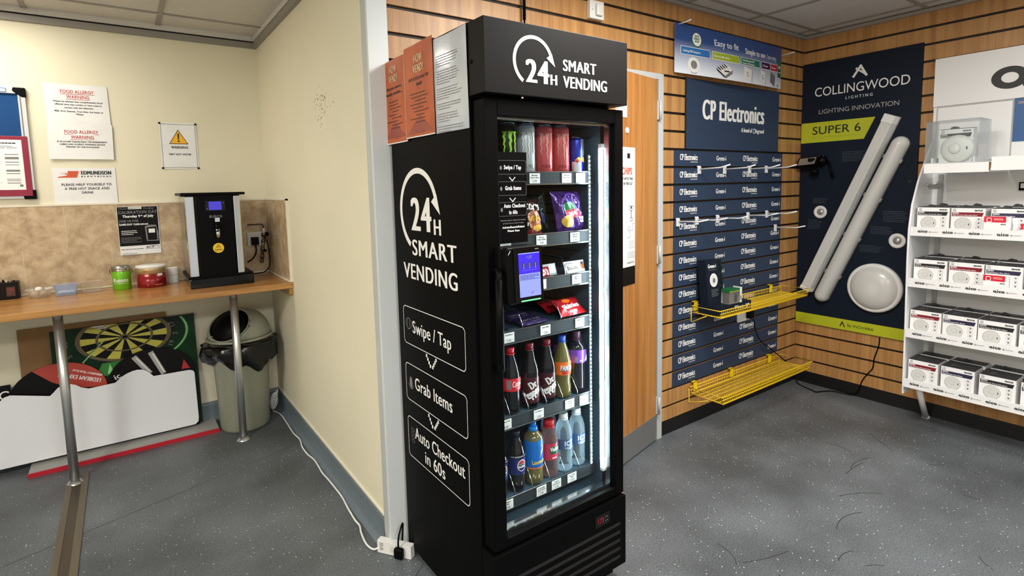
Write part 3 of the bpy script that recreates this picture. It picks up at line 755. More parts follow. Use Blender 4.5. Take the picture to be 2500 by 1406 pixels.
# ------------------------------------------------------------------ water boiler
wb = thing('water_boiler', 'black and chrome countertop water boiler at the right end of the counter', 'water boiler', (.44, 3.7, .938))
fb = fr_back(3.535)
MB().box((.285, 3.56, 1.0), (.572, 3.89, 1.461), 'steel').build('body', wb, bevel=.012, seg=3)
b = MB(); b.box((.338, 3.535, .985), (.526, 3.575, 1.463), 'black'); b.build('front_panel', wb, bevel=.004)
for u0, u1 in ((.286, .337), (.527, .571)):
    MB().box((u0, 3.543, .985), (u1, 3.60, 1.461), 'chrome').build('side_panel', wb, bevel=.010, seg=4)
MB().box((.268, 3.525, 1.4605), (.594, 3.90, 1.476), 'black').build('lid', wb, bevel=.004)
b = MB(); b.box((.281, 3.497, .938), (.608, 3.88, .992), 'black_gloss'); b.box((.276, 3.53, .985), (.612, 3.89, 1.002), 'black'); b.build('drip_tray_base', wb, bevel=.004)
b = MB(); b.fbox(fb, .386, .487, 1.372, 1.428, 0, .003, 'black_gloss'); b.rect(fb, .403, 1.376, .468, 1.424, 'screen_blue', .0036)
b.ellipse(fb, .394, 1.385, .003, .003, 'grey_print', .0036, 10); b.ellipse(fb, .478, 1.415, .003, .003, 'grey_print', .0036, 10); b.build('display', wb)
b = MB(); b.text(fb, 'BURCO', .436, 1.332, .0135, 'grey_print', .066, 'c', .0006, .03); b.build('lettering', wb)
b = MB(); b.tube([(.436, 3.535, 1.296), (.436, 3.512, 1.296), (.436, 3.500, 1.285), (.436, 3.499, 1.255)], .013, 'black', 14); b.lathe([(.010, -.005), (.013, .045)], (.436, 3.499, 1.222), 'chrome', 16)
b.tube([(.436, 3.499, 1.290), (.436, 3.496, 1.318)], .006, 'black', 10); b.box((.424, 3.488, 1.310), (.448, 3.504, 1.332), 'chrome'); b.build('tap', wb)
b = MB(); b.ellipse(fb, .437, 1.157, .0285, .0285, 'sticker_yellow', .0012); b.poly(fb, [(.424, 1.160), (.450, 1.160), (.437, 1.181)], 'black_print', .0016); b.poly(fb, [(.428, 1.1625), (.446, 1.1625), (.437, 1.177)], 'sticker_yellow', .002); b.rect(fb, .436, 1.165, .438, 1.173, 'black_print', .0024)
b.text(fb, 'Caution', .437, 1.145, .008, 'black_print', .038, 'c', .0016, .03); b.lines_of_print(fb, .419, .455, 1.141, 1.137, 1, 'black_print', n=.0016); b.build('caution_sticker', wb)

ws = thing('wall_socket', 'white double wall socket with a black plug, on tiles right of the boiler', 'socket', (.70, YB-.014, 1.17))
fso = fr_back(YB-.0142)
MB().fbox(fso, .655, .747, 1.118, 1.212, 0, .012, 'socket').build('face_plate', ws, bevel=.003)
b = MB(); b.fbox(fso, .675, .718, 1.128, 1.178, .012, .045, 'black'); b.tube(smooth_path([(.698, YB-.05, 1.13), (.700, YB-.05, 1.09), (.690, YB-.05, 1.06), (.668, YB-.06, 1.035), (.64, YB-.06, 1.02)], 5), .0045, 'black'); b.build('plug', ws)
wv = thing('water_valve', 'brass water inlet valve with a thin black hose beside the boiler', 'valve', (.74, YB-.014, 1.1))
b = MB(); yv = YB-.052
b.tube([(.752, YB-.014, 1.192), (.752, yv, 1.192)], .010, 'brass', 12); b.tube([(.752, yv, 1.20), (.742, yv, 1.12), (.730, yv, 1.01)], .0085, 'brass', 12)
for (x, z, r) in ((.7515, 1.192, .016), (.746, 1.15, .012), (.740, 1.10, .013), (.734, 1.05, .013), (.730, 1.02, .012)): b.tube([(x+.001, yv, z+.009), (x-.001, yv, z-.009)], r, 'brass', 8)
b.build('pipe', wv)
b = MB(); b.tube([(.760, yv, 1.195), (.778, yv, 1.195)], .013, 'black', 10); b.build('knob', wv)
b = MB(); b.tube([(.738, yv, 1.09), (.762, yv-.004, 1.085)], .008, 'black', 8); b.build('lever', wv)
b = MB(); b.tube([(.752, yv, 1.20), (.754, yv, 1.235)], .008, 'plastic_white', 10); b.tube(smooth_path([(.754, yv, 1.235), (.750, yv, 1.252), (.735, yv, 1.262), (.70, yv, 1.262), (.655, yv-.002, 1.262)], 4), .003, 'black'); b.build('upper_hose', wv)
b = MB(); b.tube(smooth_path([(.757, yv, 1.18), (.768, yv, 1.15), (.774, yv-.01, 1.10), (.774, yv-.03, 1.03), (.764, yv-.05, .985), (.735, yv-.06, .955), (.69, yv-.05, .9455), (.61, yv-.05, .9455)], 5), .0035, 'black'); b.build('lower_hose', wv)

# ------------------------------------------------------------------ things on the counter
g = thing('clip_top_tin', 'lime green tin with steel clip lid and white lettering on the counter', 'tin', (-.030, 3.80, .938))
b = MB(); b.lathe([(.041, 0), (.044, .004), (.044, .112), (.0435, .113)], (-.030, 3.80, .938), 'tin_green', 36)
cf = cyl_fr(-.030, 3.80, .0441, .938, -.12)
b.text(cf, 'Rointe', .0, .046, .021, 'white_print', .074, 'c', .0006, .03); b.rect(cf, -.037, .038, .037, .0395, 'white_print', .0006, 8, 1); b.build('body', g)
b = MB(); b.lathe([(.0445, .113), (.0455, .118), (.0455, .126), (.043, .134), (.025, .139), (0, .140)], (-.030, 3.80, .938), 'tin_steel', 36, cap=False); b.lathe([(.0450, .106), (.0462, .110), (.0450, .114)], (-.030, 3.80, .938), 'tin_steel', 36, cap=False); b.build('lid', g)
for s_ in (-1, 1):
    b = MB(); x = -.030+s_*.050; b.tube([(x, 3.795, 1.03), (x+.004*s_, 3.79, 1.05), (x, 3.79, 1.075), (x-.006*s_, 3.79, 1.075)], .0018, 'tin_steel'); b.tube([(x, 3.805, 1.03), (x+.002*s_, 3.805, 1.06), (x, 3.805, 1.072)], .0018, 'tin_steel'); b.tube([(x-.004*s_, 3.79, 1.03), (x, 3.80, 1.03)], .003, 'tin_steel'); b.build('clip', g)
g = thing('coffee_tin', 'wide dark red tin with gold upper band and pale lid on the counter', 'tin', (.113, 3.80, .938))
b = MB(); b.lathe([(.071, 0), (.0735, .003), (.0735, .080)], (.113, 3.80, .938), 'tin_red', 40); b.lathe([(.0735, .080), (.0735, .112), (.073, .113)], (.113, 3.80, .938), 'tin_gold', 40)
cf = cyl_fr(.113, 3.80, .0736, .938, -.1)
b.lines_of_print(cf, -.05, .025, .066, .018, 6, 'red_print', n=.0006, h=.3, seed=4); b.rect(cf, .034, .066, .062, .080, 'white_print', .0006, 4, 1); b.lines_of_print(cf, .02, .06, .018, .01, 1, 'sand_print', n=.0006); b.rect(cf, -.04, .092, -.012, .098, 'orange_dk', .0006, 4, 1); b.build('body', g)
MB().lathe([(.0735, .111), (.0765, .112), (.0765, .122), (.074, .126), (.0, .127)], (.113, 3.80, .938), 'plastic_white', 40, cap=False).build('lid', g)
for i, (z, lab) in enumerate(((.938, 'lower white paper roll standing on the counter beside the red tin'), (.985, 'upper white paper roll, on the roll beside the red tin'))):
    b = MB(); b.lathe([(.012, .001), (.029, .0), (.0295, .003), (.0295, .043), (.029, .046), (.012, .045), (.012, .001)], (.223, 3.865, z), 'plastic_white', 28, cap=False)
    tag(b.build('paper_roll', loc=(.223, 3.865, z)), lab, 'paper roll', 'white paper rolls beside the tin')
def tub(name, label, x, y, w, d, h, m, lidflap=False):
    t = thing(name, label, 'tub', (x, y, .938))
    b = MB(); fz = Fr((x, y, .938), (1, 0, 0), (0, 1, 0), (0, 0, 1)); th = .0012
    def ring(k, z): return [(x-w/2*k, y-d/2*k, .938+z), (x+w/2*k, y-d/2*k, .938+z), (x+w/2*k, y+d/2*k, .938+z), (x-w/2*k, y+d/2*k, .938+z)]
    v = ring(.86, 0)+ring(1.0, h)+ring(1.06, h+.001)
    b.add(v, [(3, 2, 1, 0)]+[(i, (i+1) % 4, 4+(i+1) % 4, 4+i) for i in range(4)]+[(4+i, 4+(i+1) % 4, 8+(i+1) % 4, 8+i) for i in range(4)], m)
    b.build('tray', t, solid=.0012)
    return t
tub('takeaway_tub', 'empty clear plastic tub on the counter left of the green tin', -.169, 3.825, .098, .075, .055, 'tub_clear')
tub('takeaway_tub', 'bluish plastic tub of folded white cloth, between two clear tubs', -.280, 3.815, .098, .078, .054, 'tub_blue')
b = MB(); R = random.Random(3)
vs = [(-.318+.076*i/12, 3.79+.05*j/8, .941+.012+.010*R.random()*(1 if 0 < i < 12 and 0 < j < 8 else 0)) for j in range(9) for i in range(13)]
b.add(vs, [(j*13+i, j*13+i+1, (j+1)*13+i+1, (j+1)*13+i) for j in range(8) for i in range(12)], 'sugar', True)
tag(b.build('folded_cloth', loc=(-.28, 3.815, .941), solid=.008), 'crumpled white cloth inside the bluish tub', 'cloth')
t = thing('salad_bowl', 'round clear bowl of white pods, left of the bluish tub', 'bowl', (-.392, 3.83, .938))
MB().lathe([(.036, 0), (.040, .002), (.056, .040), (.060, .042)], (-.392, 3.83, .938), 'tub_clear', 24, cap=False).build('bowl', t, solid=.001)
b = MB(); b.lathe([(.060, .042), (.060, .045), (.057, .046)], (-.392, 3.83, .938), 'tub_clear', 24, cap=False); b.build('rim', t)
R = random.Random(9)
for i, (dx, dy, dz) in enumerate(((-.021, -.014, .020), (.018, -.015, .020), (-.002, .020, .020), (-.002, -.004, .042))):
    b = MB(); b.lathe([(.0, -.012), (.012, -.010), (.0175, 0), (.013, .010), (0, .014)], (-.392+dx, 3.83+dy, .938+dz), 'sugar', 10, cap=False)
    tag(b.build('milk_pod', loc=(-.392+dx, 3.83+dy, .938+dz-.012)), ('white milk pod at the left in the clear bowl', 'white milk pod at the right in the clear bowl', 'white milk pod at the back of the clear bowl', 'white milk pod on top of the heap in the clear bowl')[i], 'milk pod', 'milk pods in the clear bowl')
t = thing('stirrer_caddy', 'dark brown caddy of stirrers at the far left of the counter', 'caddy', (-.54, 3.88, .938))
b = MB(); b.box((-.62, 3.845, .938), (-.478, 3.915, 1.028), 'brown_dark'); fq = fr_back(3.845); b.rect(fq, -.525, .955, -.49, 1.005, 'brown_print', .0006); b.lines_of_print(fq, -.522, -.494, .995, .962, 3, 'orange_dk', n=.0012); b.build('box', t, bevel=.003)
for i in range(9):
    x = -.61+.014*i; MB().box((x, 3.86+.004*(i % 3), 1.028), (x+.006, 3.875+.004*(i % 3), 1.034+.008*((i*7) % 4)/3), ('sand_print', 'tin_steel', 'black')[i % 3]).build('stirrer', t)

# ------------------------------------------------------------------ boards stacked under the counter
def lean(y_bot, z_bot, y_top, z_top):
    d_ = Vector((0, y_top-y_bot, z_top-z_bot)).normalized()
    return Fr((0, y_bot, z_bot), (1, 0, 0), d_, Vector((0, -d_.z, d_.y))), Vector((0, y_top-y_bot, z_top-z_bot)).length
t = thing('grey_board', 'pale grey board with a red front edge lying flat under the counter', 'board', (-.06, 3.8, 0))
MB().box((-.506, 3.722, .001), (.388, 3.905, .022), 'lightgrey').build('panel', t)
MB().box((-.508, 3.715, 0), (.390, 3.722, .023), 'red_edge').build('edge_strip', t)
fl, L_ = lean(3.902, .026, 3.932, .79)
tag(MB().fbox(fl, -.515, .172, 0, .728, 0, .003, 'card').build('cardboard_sheet', loc=(-.17, 3.90, .026)), 'brown cardboard sheet leaning on the wall behind the dartboard picture', 'cardboard')
fl, L_ = lean(3.892, .026, 3.921, .73)
dp = thing('dartboard_picture', 'green dartboard picture panel leaning under the counter', 'picture', (-.03, 3.892, .026))
b = MB(); b.fbox(fl, -.380, .318, 0, .698, 0, .004, 'dart_green')
b.build('panel', dp)
b = MB(); cu, cv, RX, KY = -.042, .612, .226, .60
def ell(ru, m, n): b.poly(fl, [(cu+ru*cos(2*pi*i/60), min(cv+ru*KY*sin(2*pi*i/60), .697)) for i in range(60)], m, n)
ell(RX*1.03, 'dart_brown', .0046); ell(RX, 'dart_black', .005)
for i in range(20):
    a0, a1 = 360/20*i-9, 360/20*i+9
    if i % 2 == 0:
        pts = []
        for k_ in range(5): a = radians(a0+(a1-a0)*k_/4); pts.append((cu+RX*.97*cos(a), min(cv+RX*.97*KY*sin(a), .697)))
        for k_ in range(4, -1, -1): a = radians(a0+(a1-a0)*k_/4); pts.append((cu+RX*.10*cos(a), cv+RX*.10*KY*sin(a)))
        b.poly(fl, pts, 'dart_yellow', .0054)
def ring(r0, r1, m, n):
    for i in range(72):
        q = [(cu+r*cos(radians(a)), min(cv+r*KY*sin(radians(a)), .697)) for r, a in ((r0, 5*i), (r1, 5*i), (r1, 5*i+5), (r0, 5*i+5))]
        b.poly(fl, q, m, n)
ring(RX*.56, RX*.62, 'dart_brown', .0058); ring(RX*.93, RX*1.0, 'dart_brown', .0058); ell(RX*.13, 'dart_brown', .0062); ell(RX*.06, 'dart_black', .0066)
for t_, a in (('17', 20), ('3', -4), ('19', -26), ('20', 176), ('5', 200), ('12', 222), ('7', -48)):
    u, v = cu+RX*1.18*cos(radians(a)), cv+RX*1.18*KY*sin(radians(a)); b.text(fl, t_, u, v-.012, .026, 'grey_print', None, 'c', .005, rot=a+90 if a < 90 and a > -90 else a-90)
for (r0, r1, m_) in ((1.36, 1.44, 'dart_mid'), (1.38, 1.415, 'dart_glow')):
    for i in range(30):
        a0, a1 = -62+2.9*i, -62+2.9*(i+1)
        q = [(cu+RX*r*cos(radians(a)), cv+RX*r*KY*.98*sin(radians(a))) for r, a in ((r0, a0), (r1, a0), (r1, a1), (r0, a1))]
        if all(v < .697 and u < .317 for u, v in q): b.poly(fl, q, m_, .0048 if m_ == 'dart_mid' else .0054)
b.poly(fl, [(-.20, .40), (-.02, .40), (-.06, .475), (-.16, .475)], 'dart_mid', .0048); b.poly(fl, [(-.14, .41), (-.11, .41), (-.125, .468)], 'dart_glow', .0054)
b.line(fl, [(-.245, .50), (-.15, .60)], .006, 'dart_glow', .007); b.line(fl, [(-.25, .515), (-.14, .60)], .003, 'black_print', .0075)
b.build('printed_dartboard', dp)
b = MB(); b.fbox(fl, -.214, -.122, .677, .697, .004, .0052, 'white_print')
for i in range(22): b.rect(fl, -.205+.0035*i, .681, -.205+.0035*i+(.0012 if i % 3 else .0022), .692, 'black_print', .0056)
tag(b.build('barcode_label', loc=(-.17, 3.918, .70)), 'white barcode label on the top edge of the dartboard picture', 'label')
fl, _ = lean(3.878, .026, 3.902, .55)
t = thing('disc_sign', 'black and red round-topped sign with upside-down lettering, behind the white board', 'sign', (-.34, 3.878, .026))
cu, cv, rx, ry = -.36, .345, .215, .175
arc_ = [(cu+rx*cos(radians(a)), cv+ry*sin(radians(a))) for a in range(0, 181, 6)]
b = MB(); b.prism(fl, arc_+[(cu-rx, .0), (cu+rx, .0)], 0, .004, 'poster_black')
red = [(cu+rx*cos(radians(a)), cv+ry*sin(radians(a))) for a in range(0, 121, 6)]
b.poly(fl, red+[(cu-.03, cv+.075), (cu+.06, cv+.02)], 'tread_red', .005)
b.text(fl, 'LEDBEAM EXPRESS', cu+.190, cv+.048, .022, 'white_print', .20, 'l', .0056, .03, rot=158); b.text(fl, 'EMERGENCY TRUE-PLUG', cu+.196, cv+.072, .010, 'white_print', .14, 'l', .0056, .03, rot=156)
b.build('panel', t)
fl, _ = lean(3.868, .026, 3.892, .55)
t = thing('disc_sign', 'black round-topped sign printed with two silver tubes and a red corner', 'sign', (.09, 3.868, .026))
cu, cv, rx, ry = .078, .345, .222, .178
arc_ = [(cu+rx*cos(radians(a)), cv+ry*sin(radians(a))) for a in range(0, 181, 6)]
b = MB(); b.prism(fl, arc_+[(cu-rx, .0), (cu+rx, .0)], 0, .004, 'poster_black')
for (u0, v0, u1, v1, w_) in ((-.002, .478, .058, .385, .028), (.080, .490, .128, .372, .028)):
    b.line(fl, [(u0, v0), (u1, v1)], w_, 'lightgrey', .005); b.line(fl, [(u0+.006, v0), (u1+.006, v1)], .006, 'white_print', .0056)
b.poly(fl, [(.242, .425), (.226, .365), (.272, .365)], 'red_print', .005); b.text(fl, 'ic', -.105, .372, .03, 'white_print', .03, 'l', .005, .03, rot=20)
b.build('panel', t)
t = thing('black_card', 'black card with a white letter leaning at far left under the counter', 'card', (-.62, 3.86, .03))
fl2, _ = lean(3.889, .03, 3.905, .46)
b = MB(); b.fbox(fl2, -.82, -.56, 0, .44, 0, .003, 'poster_black'); b.arc(fl2, -.585, .385, .017, .024, 40, 320, 'white_print', .0038); b.build('panel', t)
fl, _ = lean(3.838, .024, 3.866, .43)
out = [(-.80, .015), (.272, .015), (.290, .030), (.294, .055), (.292, .338), (.285, .352), (.268, .360), (.080, .362), (.066, .380), (.050, .398), (.028, .412), (.004, .417), (-.022, .414), (-.05, .405), (-.075, .392), (-.092, .378), (-.106, .364),
       (-.23, .358), (-.262, .372), (-.285, .392), (-.315, .405), (-.342, .403), (-.365, .392), (-.385, .37), (-.40, .356), (-.56, .398), (-.585, .392), (-.605, .372), (-.80, .20)]
b = MB(); b.prism(fl, out, 0, .005, 'foam_white')
tag(b.build('shaped_board', loc=(-.25, 3.84, .024)), 'big white blank back of a cut-out display board under the counter', 'board')

# ------------------------------------------------------------------ bin with liner
bx, by = .542, 3.735
bn = thing('swing_bin', 'grey green bin with a domed open lid in the recess corner', 'bin', (bx, by, 0))
MB().lathe([(.125, 0), (.138, .004), (.142, .02), (.150, .25), (.163, .52), (.170, .535), (.170, .545)], (bx, by, 0), 'bin', 40).build('bin_body', bn)
b = MB(); seg = 48; R = random.Random(2)
prof = [(.1725, .549), (.184, .555), (.196, .545), (.196, .50), (.190, .455), (.171, .42)]
vs = []; fs = []
for i, (r, z) in enumerate(prof):
    for j in range(seg):
        a = 2*pi*j/seg; q = 0 if i == 0 else (.010*sin(9*a+i)+.012*R.uniform(-1, 1))
        zz = z+(.0 if i < 4 else .028*sin(2*a+.6)+.022*sin(7*a)); rr = r+q*(1 if i < 5 else .3)
        rr += .02*max(0, cos(a-.2))**4+.025*max(0, cos(a-pi-.2))**6 if 0 < i < 5 else 0
        vs.append((bx+rr*cos(a), by+rr*sin(a)*.96, zz))
for i in range(len(prof)-1):
    for j in range(seg): fs.append((i*seg+j, i*seg+(j+1) % seg, (i+1)*seg+(j+1) % seg, (i+1)*seg+j))
b.add(vs, fs, 'bag_black', True)
tag(b.build('bin_liner', loc=(bx, by, .42)), 'black plastic liner folded over the rim of the grey green bin', 'bin liner')
# dome with an open mouth facing the room
b = MB(); a_open = radians(228); nr, ns = 16, 56; vs = []; fs = []
dome = lambda t: (.178*math.cos(t*pi/2)**.82, .585+.165*math.sin(t*pi/2))
for i in range(nr+1):
    r, z = dome(i/nr)
    for j in range(ns): a = 2*pi*j/ns; vs.append((bx+r*cos(a), by+r*sin(a), z))
od = Vector((cos(a_open)*.72, sin(a_open)*.72, .69)).normalized()
def inside(p):
    q = (Vector(p)-Vector((bx, by, .585)))
    q = Vector((q.x/.178, q.y/.178, q.z/.165)); q.normalize(); return q.dot(od) > .735
cap_f = []
for i in range(nr):
    for j in range(ns):
        f = (i*ns+j, i*ns+(j+1) % ns, (i+1)*ns+(j+1) % ns, (i+1)*ns+j)
        c = sum((Vector(vs[k]) for k in f), Vector())/4
        (cap_f if inside(c) else fs).append(f)
b.add(vs, fs, 'bin', True)
b.lathe([(.186, .572), (.190, .574), (.190, .582), (.180, .588), (.178, .585)], (bx, by, 0), 'bin', 48, cap=False)
b.build('lid', bn, solid=.003)
b = MB(); e1 = od.orthogonal().normalized(); e2 = od.cross(e1)
rim = []
for j in range(36):
    a = 2*pi*j/36; q = (od*.735+(e1*cos(a)+e2*sin(a))*.678).normalized(); rim.append((bx+q.x*.180, by+q.y*.180, .585+q.z*.167))
b.tube(rim, .0045, 'bin', 8, True); b.build('lid_mouth_rim', bn)
b = MB(); cc = Vector((bx, by, .585)); b.add([cc+(Vector(p)-cc)*.93 for p in vs], cap_f, 'black', True); b.build('swing_flap', bn, solid=.003)

# white lead along the skirting with a coil behind the bin, feeding an extension block
b = MB()
P_ = [(.724, 3.84, .006), (.752, 3.74, .006), (.752, 3.569, .006), (.748, 3.395, .006), (.756, 3.278, .006), (.742, 3.171, .006), (.742, 3.07, .006), (.754, 2.959, .006), (.748, 2.811, .006), (.752, 2.732, .006), (.755, 2.624, .006), (.756, 2.519, .006), (.748, 2.413, .006), (.742, 2.302, .006), (.744, 2.246, .006), (.732, 2.195, .006), (.722, 2.109, .006), (.730, 2.052, .010), (.748, 2.030, .022)]
b.tube(smooth_path(P_, 5), .0042, 'cable_white', 8)
for k in range(4):
    q = [(.728+.020*cos(a)+.004*k, 3.80-.035*sin(a)+.01*k, .085+.065*sin(a+.5*k)) for a in [2*pi*i/24 for i in range(24)]]
    b.tube(q, .0042, 'cable_white', 8, True)
tag(b.build('extension_lead', loc=(.75, 2.6, .0)), 'white cable snaking along the skirting from a coil behind the bin', 'cable')
es_ = thing('extension_block', 'white extension socket block on the floor at the wall corner', 'socket block', (.79, 1.97, 0))
fe = Fr((.742, 2.035, .002), Vector((.095, -.135, 0)), (-.0, .0, 1), Vector((-.135, -.095, .0)))
MB().fbox(fe, 0, .155, 0, .052, -.028, 0, 'plastic_white').lines_of_print(fe, .012, .030, .044, .010, 5, 'grey_print', h=.5).fbox(fe, .06, .085, .014, .04, 0, .001, 'socket').build('block', es_, bevel=.003)
pl = thing('black_plug', 'black mains plug with its lead in the white extension block', 'plug', (.80, 1.95, .02))
b = MB(); b.fbox(fe, .088, .128, .004, .048, .0012, .024, 'black'); b.build('plug_body', pl, bevel=.008, seg=3)
b = MB(); p0 = fe(.108, .046, .014); b.tube(smooth_path([p0, p0+Vector((0, 0, .03)), p0+Vector((.006, -.0, .062)), p0+Vector((.030, .02, .085)), p0+Vector((.036, .035, .05)), p0+Vector((.030, .03, .008))], 6), .0038, 'black'); b.build('lead', pl)

# ------------------------------------------------------------------ vending fridge
XL, XRF = .852, 1.429
vf = thing('vending_fridge', 'tall black glass-door vending fridge with lit shelves, in front of the slat wall', 'vending fridge', (1.14, 1.68, 0))
# carcass
b = MB()
b.box((XL, 1.40, .03), (XL+.040, 1.975, 1.947), 'black_metal'); b.box((XRF-.040, 1.40, .03), (XRF, 1.975, 1.947), 'black_metal')
b.box((XL+.04, 1.935, .03), (XRF-.04, 1.975, 1.947), 'black_metal'); b.box((XL+.04, 1.40, 1.715), (XRF-.04, 1.935, 1.947), 'black_metal')
b.box((XL+.04, 1.40, .03), (XRF-.04, 1.935, .335), 'black_metal')
b.build('cabinet', vf, bevel=.0025)
b = MB()
b.box((XL+.0402, 1.402, .3352), (XL+.043, 1.932, 1.7148), 'fr_inside'); b.box((XRF-.043, 1.402, .3352), (XRF-.0402, 1.932, 1.7148), 'fr_inside')
b.box((XL+.043, 1.929, .3352), (XRF-.043, 1.9348, 1.7148), 'fr_inside'); b.box((XL+.043, 1.402, .3352), (XRF-.043, 1.929, .338), 'fr_inside'); b.box((XL+.043, 1.402, 1.712), (XRF-.043, 1.929, 1.7148), 'fr_inside')
for i in range(4): b.box((1.02+.09*i, 1.925, .40), (1.026+.09*i, 1.929, 1.66), 'black')
b.build('liner', vf)
for x in (XL+.06, XRF-.06):
    for y in (1.46, 1.92): MB().lathe([(.022, 0), (.022, .012), (.012, .014), (.012, .031)], (x, y, 0), 'black', 14).build('foot', vf)
# header box with lettering
fh = fr_back(1.313)
b = MB(); b.box((XL, 1.313, 1.737), (XRF, 1.400, 1.945), 'black_satin')
hd = b.build('header', vf, bevel=.002)
def logo24(b, fr, cu, cv, R_, th, a_tail, m, n=.0006):
    b.arc(fr, cu, cv, R_-th/2, R_+th/2, a_tail, 22, m, n, 44)
    a = radians(22); e = (cos(a), sin(a)); tg = (sin(a), -cos(a))
    p = (cu+R_*e[0], cv+R_*e[1])
    b.poly(fr, [(p[0]-e[0]*th*1.75+tg[0]*.35*th, p[1]-e[1]*th*1.75+tg[1]*.35*th), (p[0]+e[0]*th*.62-tg[0]*.15*th, p[1]+e[1]*th*.62-tg[1]*.15*th), (p[0]+tg[0]*3.6*th+e[0]*th*.35, p[1]+tg[1]*3.6*th+e[1]*th*.35)], m, n+.0003)
b = MB()
logo24(b, fh, 1.0265, 1.838, .0705, .0106, 236, 'white_print')
b.text(fh, '24', .996, 1.777, .066, 'white_print', .090, 'l', bold=.045); b.text(fh, 'H', 1.090, 1.777, .030, 'white_print', .027, 'l', bold=.05)
b.text(fh, 'SMART', 1.141, 1.824, .0335, 'white_print', .142, 'l', bold=.036); b.text(fh, 'VENDING', 1.141, 1.7735, .0345, 'white_print', .190, 'l', bold=.036)
b.build('lettering', hd)
b = MB(); fl_ = fr_right(XL)
b.lathe_fr([(.0055, 0), (.0055, .003), (.003, .004), (0, .003)], fl_, -1.380, 1.832, 'black', 14); b.build('side_screw', hd)
MB().box((1.003, 1.340, 1.7345), (1.007, 1.344, 1.737), 'pilot').build('pilot_light', hd)
b = MB(); b.tube(smooth_path([(1.28, 1.50, 1.947), (1.285, 1.50, 1.962), (1.32, 1.50, 1.966), (1.355, 1.50, 1.962), (1.36, 1.50, 1.947)], 5), .004, 'black'); b.build('top_handle', vf)
# door frame, glass and handle
DX0, DX1, DY0, DY1, DZ0, DZ1 = .859, XRF, 1.332, 1.392, .341, 1.724
GX0, GX1, GZ0, GZ1 = .906, 1.389, .372, 1.676
b = MB()
b.box((DX0, DY0, DZ0), (GX0, DY1, DZ1), 'black_metal'); b.box((GX1, DY0, DZ0), (DX1, DY1, DZ1), 'black_metal')
b.box((GX0, DY0, DZ0), (GX1, DY1, GZ0), 'black_metal'); b.box((GX0, DY0, GZ1), (GX1, DY1, DZ1), 'black_metal')
dr = b.build('door', vf, bevel=.003)
b = MB(); b.box((GX0, 1.348, GZ0), (GX1, 1.351, GZ1), 'glass'); b.build('glass_pane', dr)
b = MB()          # bright metal spacer round the glass
b.box((GX0, 1.3525, GZ0), (GX1, 1.375, GZ0+.012), 'chrome'); b.box((GX0, 1.3525, GZ1-.006), (GX1, 1.375, GZ1), 'steel')
b.box((GX1-.010, 1.3525, GZ0+.012), (GX1, 1.375, GZ1-.006), 'steel'); b.box((GX0, 1.3525, GZ0+.012), (GX0+.003, 1.375, GZ1-.006), 'steel')
b.box((GX0, 1.377, GZ0-.0), (GX1, 1.392, GZ0+.006), 'steel')
b.build('spacer_bar', dr)
b = MB(); b.tube(smooth_path([(.884, 1.334, 1.228), (.880, 1.310, 1.228), (.872, 1.292, 1.222), (.868, 1.288, 1.20)], 5), .010, 'black', 12); b.tube([(.868, 1.288, 1.205), (.868, 1.288, .955)], .011, 'black', 14)
b.tube(smooth_path([(.868, 1.288, .96), (.872, 1.292, .938), (.880, 1.310, .932), (.884, 1.334, .932)], 5), .010, 'black', 12); b.build('handle', dr)
# instruction panel on the glass
fg = fr_back(1.3478)
def pill(b, fr, u0, v0, u1, v1, r, w): b.rrect(fr, u0, v0, u1, v1, r, w, 'grey_print', .0012)
b = MB(); b.fbox(fg, .910, 1.019, 1.300, 1.574, 0, .001, 'black')
pill(b, fg, .9135, 1.508, 1.0155, 1.549, .004, .0008); pill(b, fg, .9135, 1.445, 1.0155, 1.486, .004, .0008); pill(b, fg, .9135, 1.383, 1.0155, 1.424, .004, .0008)
b.text(fg, 'Swipe / Tap', .934, 1.523, .0115, 'white_print', .064, 'l', .0014, .03); b.text(fg, 'Grab Items', .937, 1.461, .0115, 'white_print', .060, 'l', .0014, .03)
b.text(fg, 'Auto Checkout', .931, 1.408, .011, 'white_print', .080, 'l', .0014, .03); b.text(fg, 'in 60s', .950, 1.3885, .011, 'white_print', .031, 'l', .0014, .03)
for v in (1.4925, 1.430): b.line(fg, [(.954, v+.006), (.964, v-.004), (.974, v+.006)], .0026, 'white_print', .0014)
for v in (1.527, 1.465, 1.402): b.ellipse(fg, .923, v, .004, .006, 'grey_print', .0014, 12)
b.text(fg, 'Payment may be delayed by minutes', .965, 1.368, .0042, 'grey_print', .093, 'c', .0014, .02); b.text(fg, 'or hours due to network issues', .965, 1.359, .0042, 'grey_print', .078, 'c', .0014, .02)
b.text(fg, 'Activate/Restock/Refund', .965, 1.346, .0056, 'white_print', .082, 'c', .0014, .04); b.text(fg, 'Please Scan', .965, 1.335, .0056, 'white_print', .044, 'c', .0014, .04)
b.build('instruction_panel', dr)
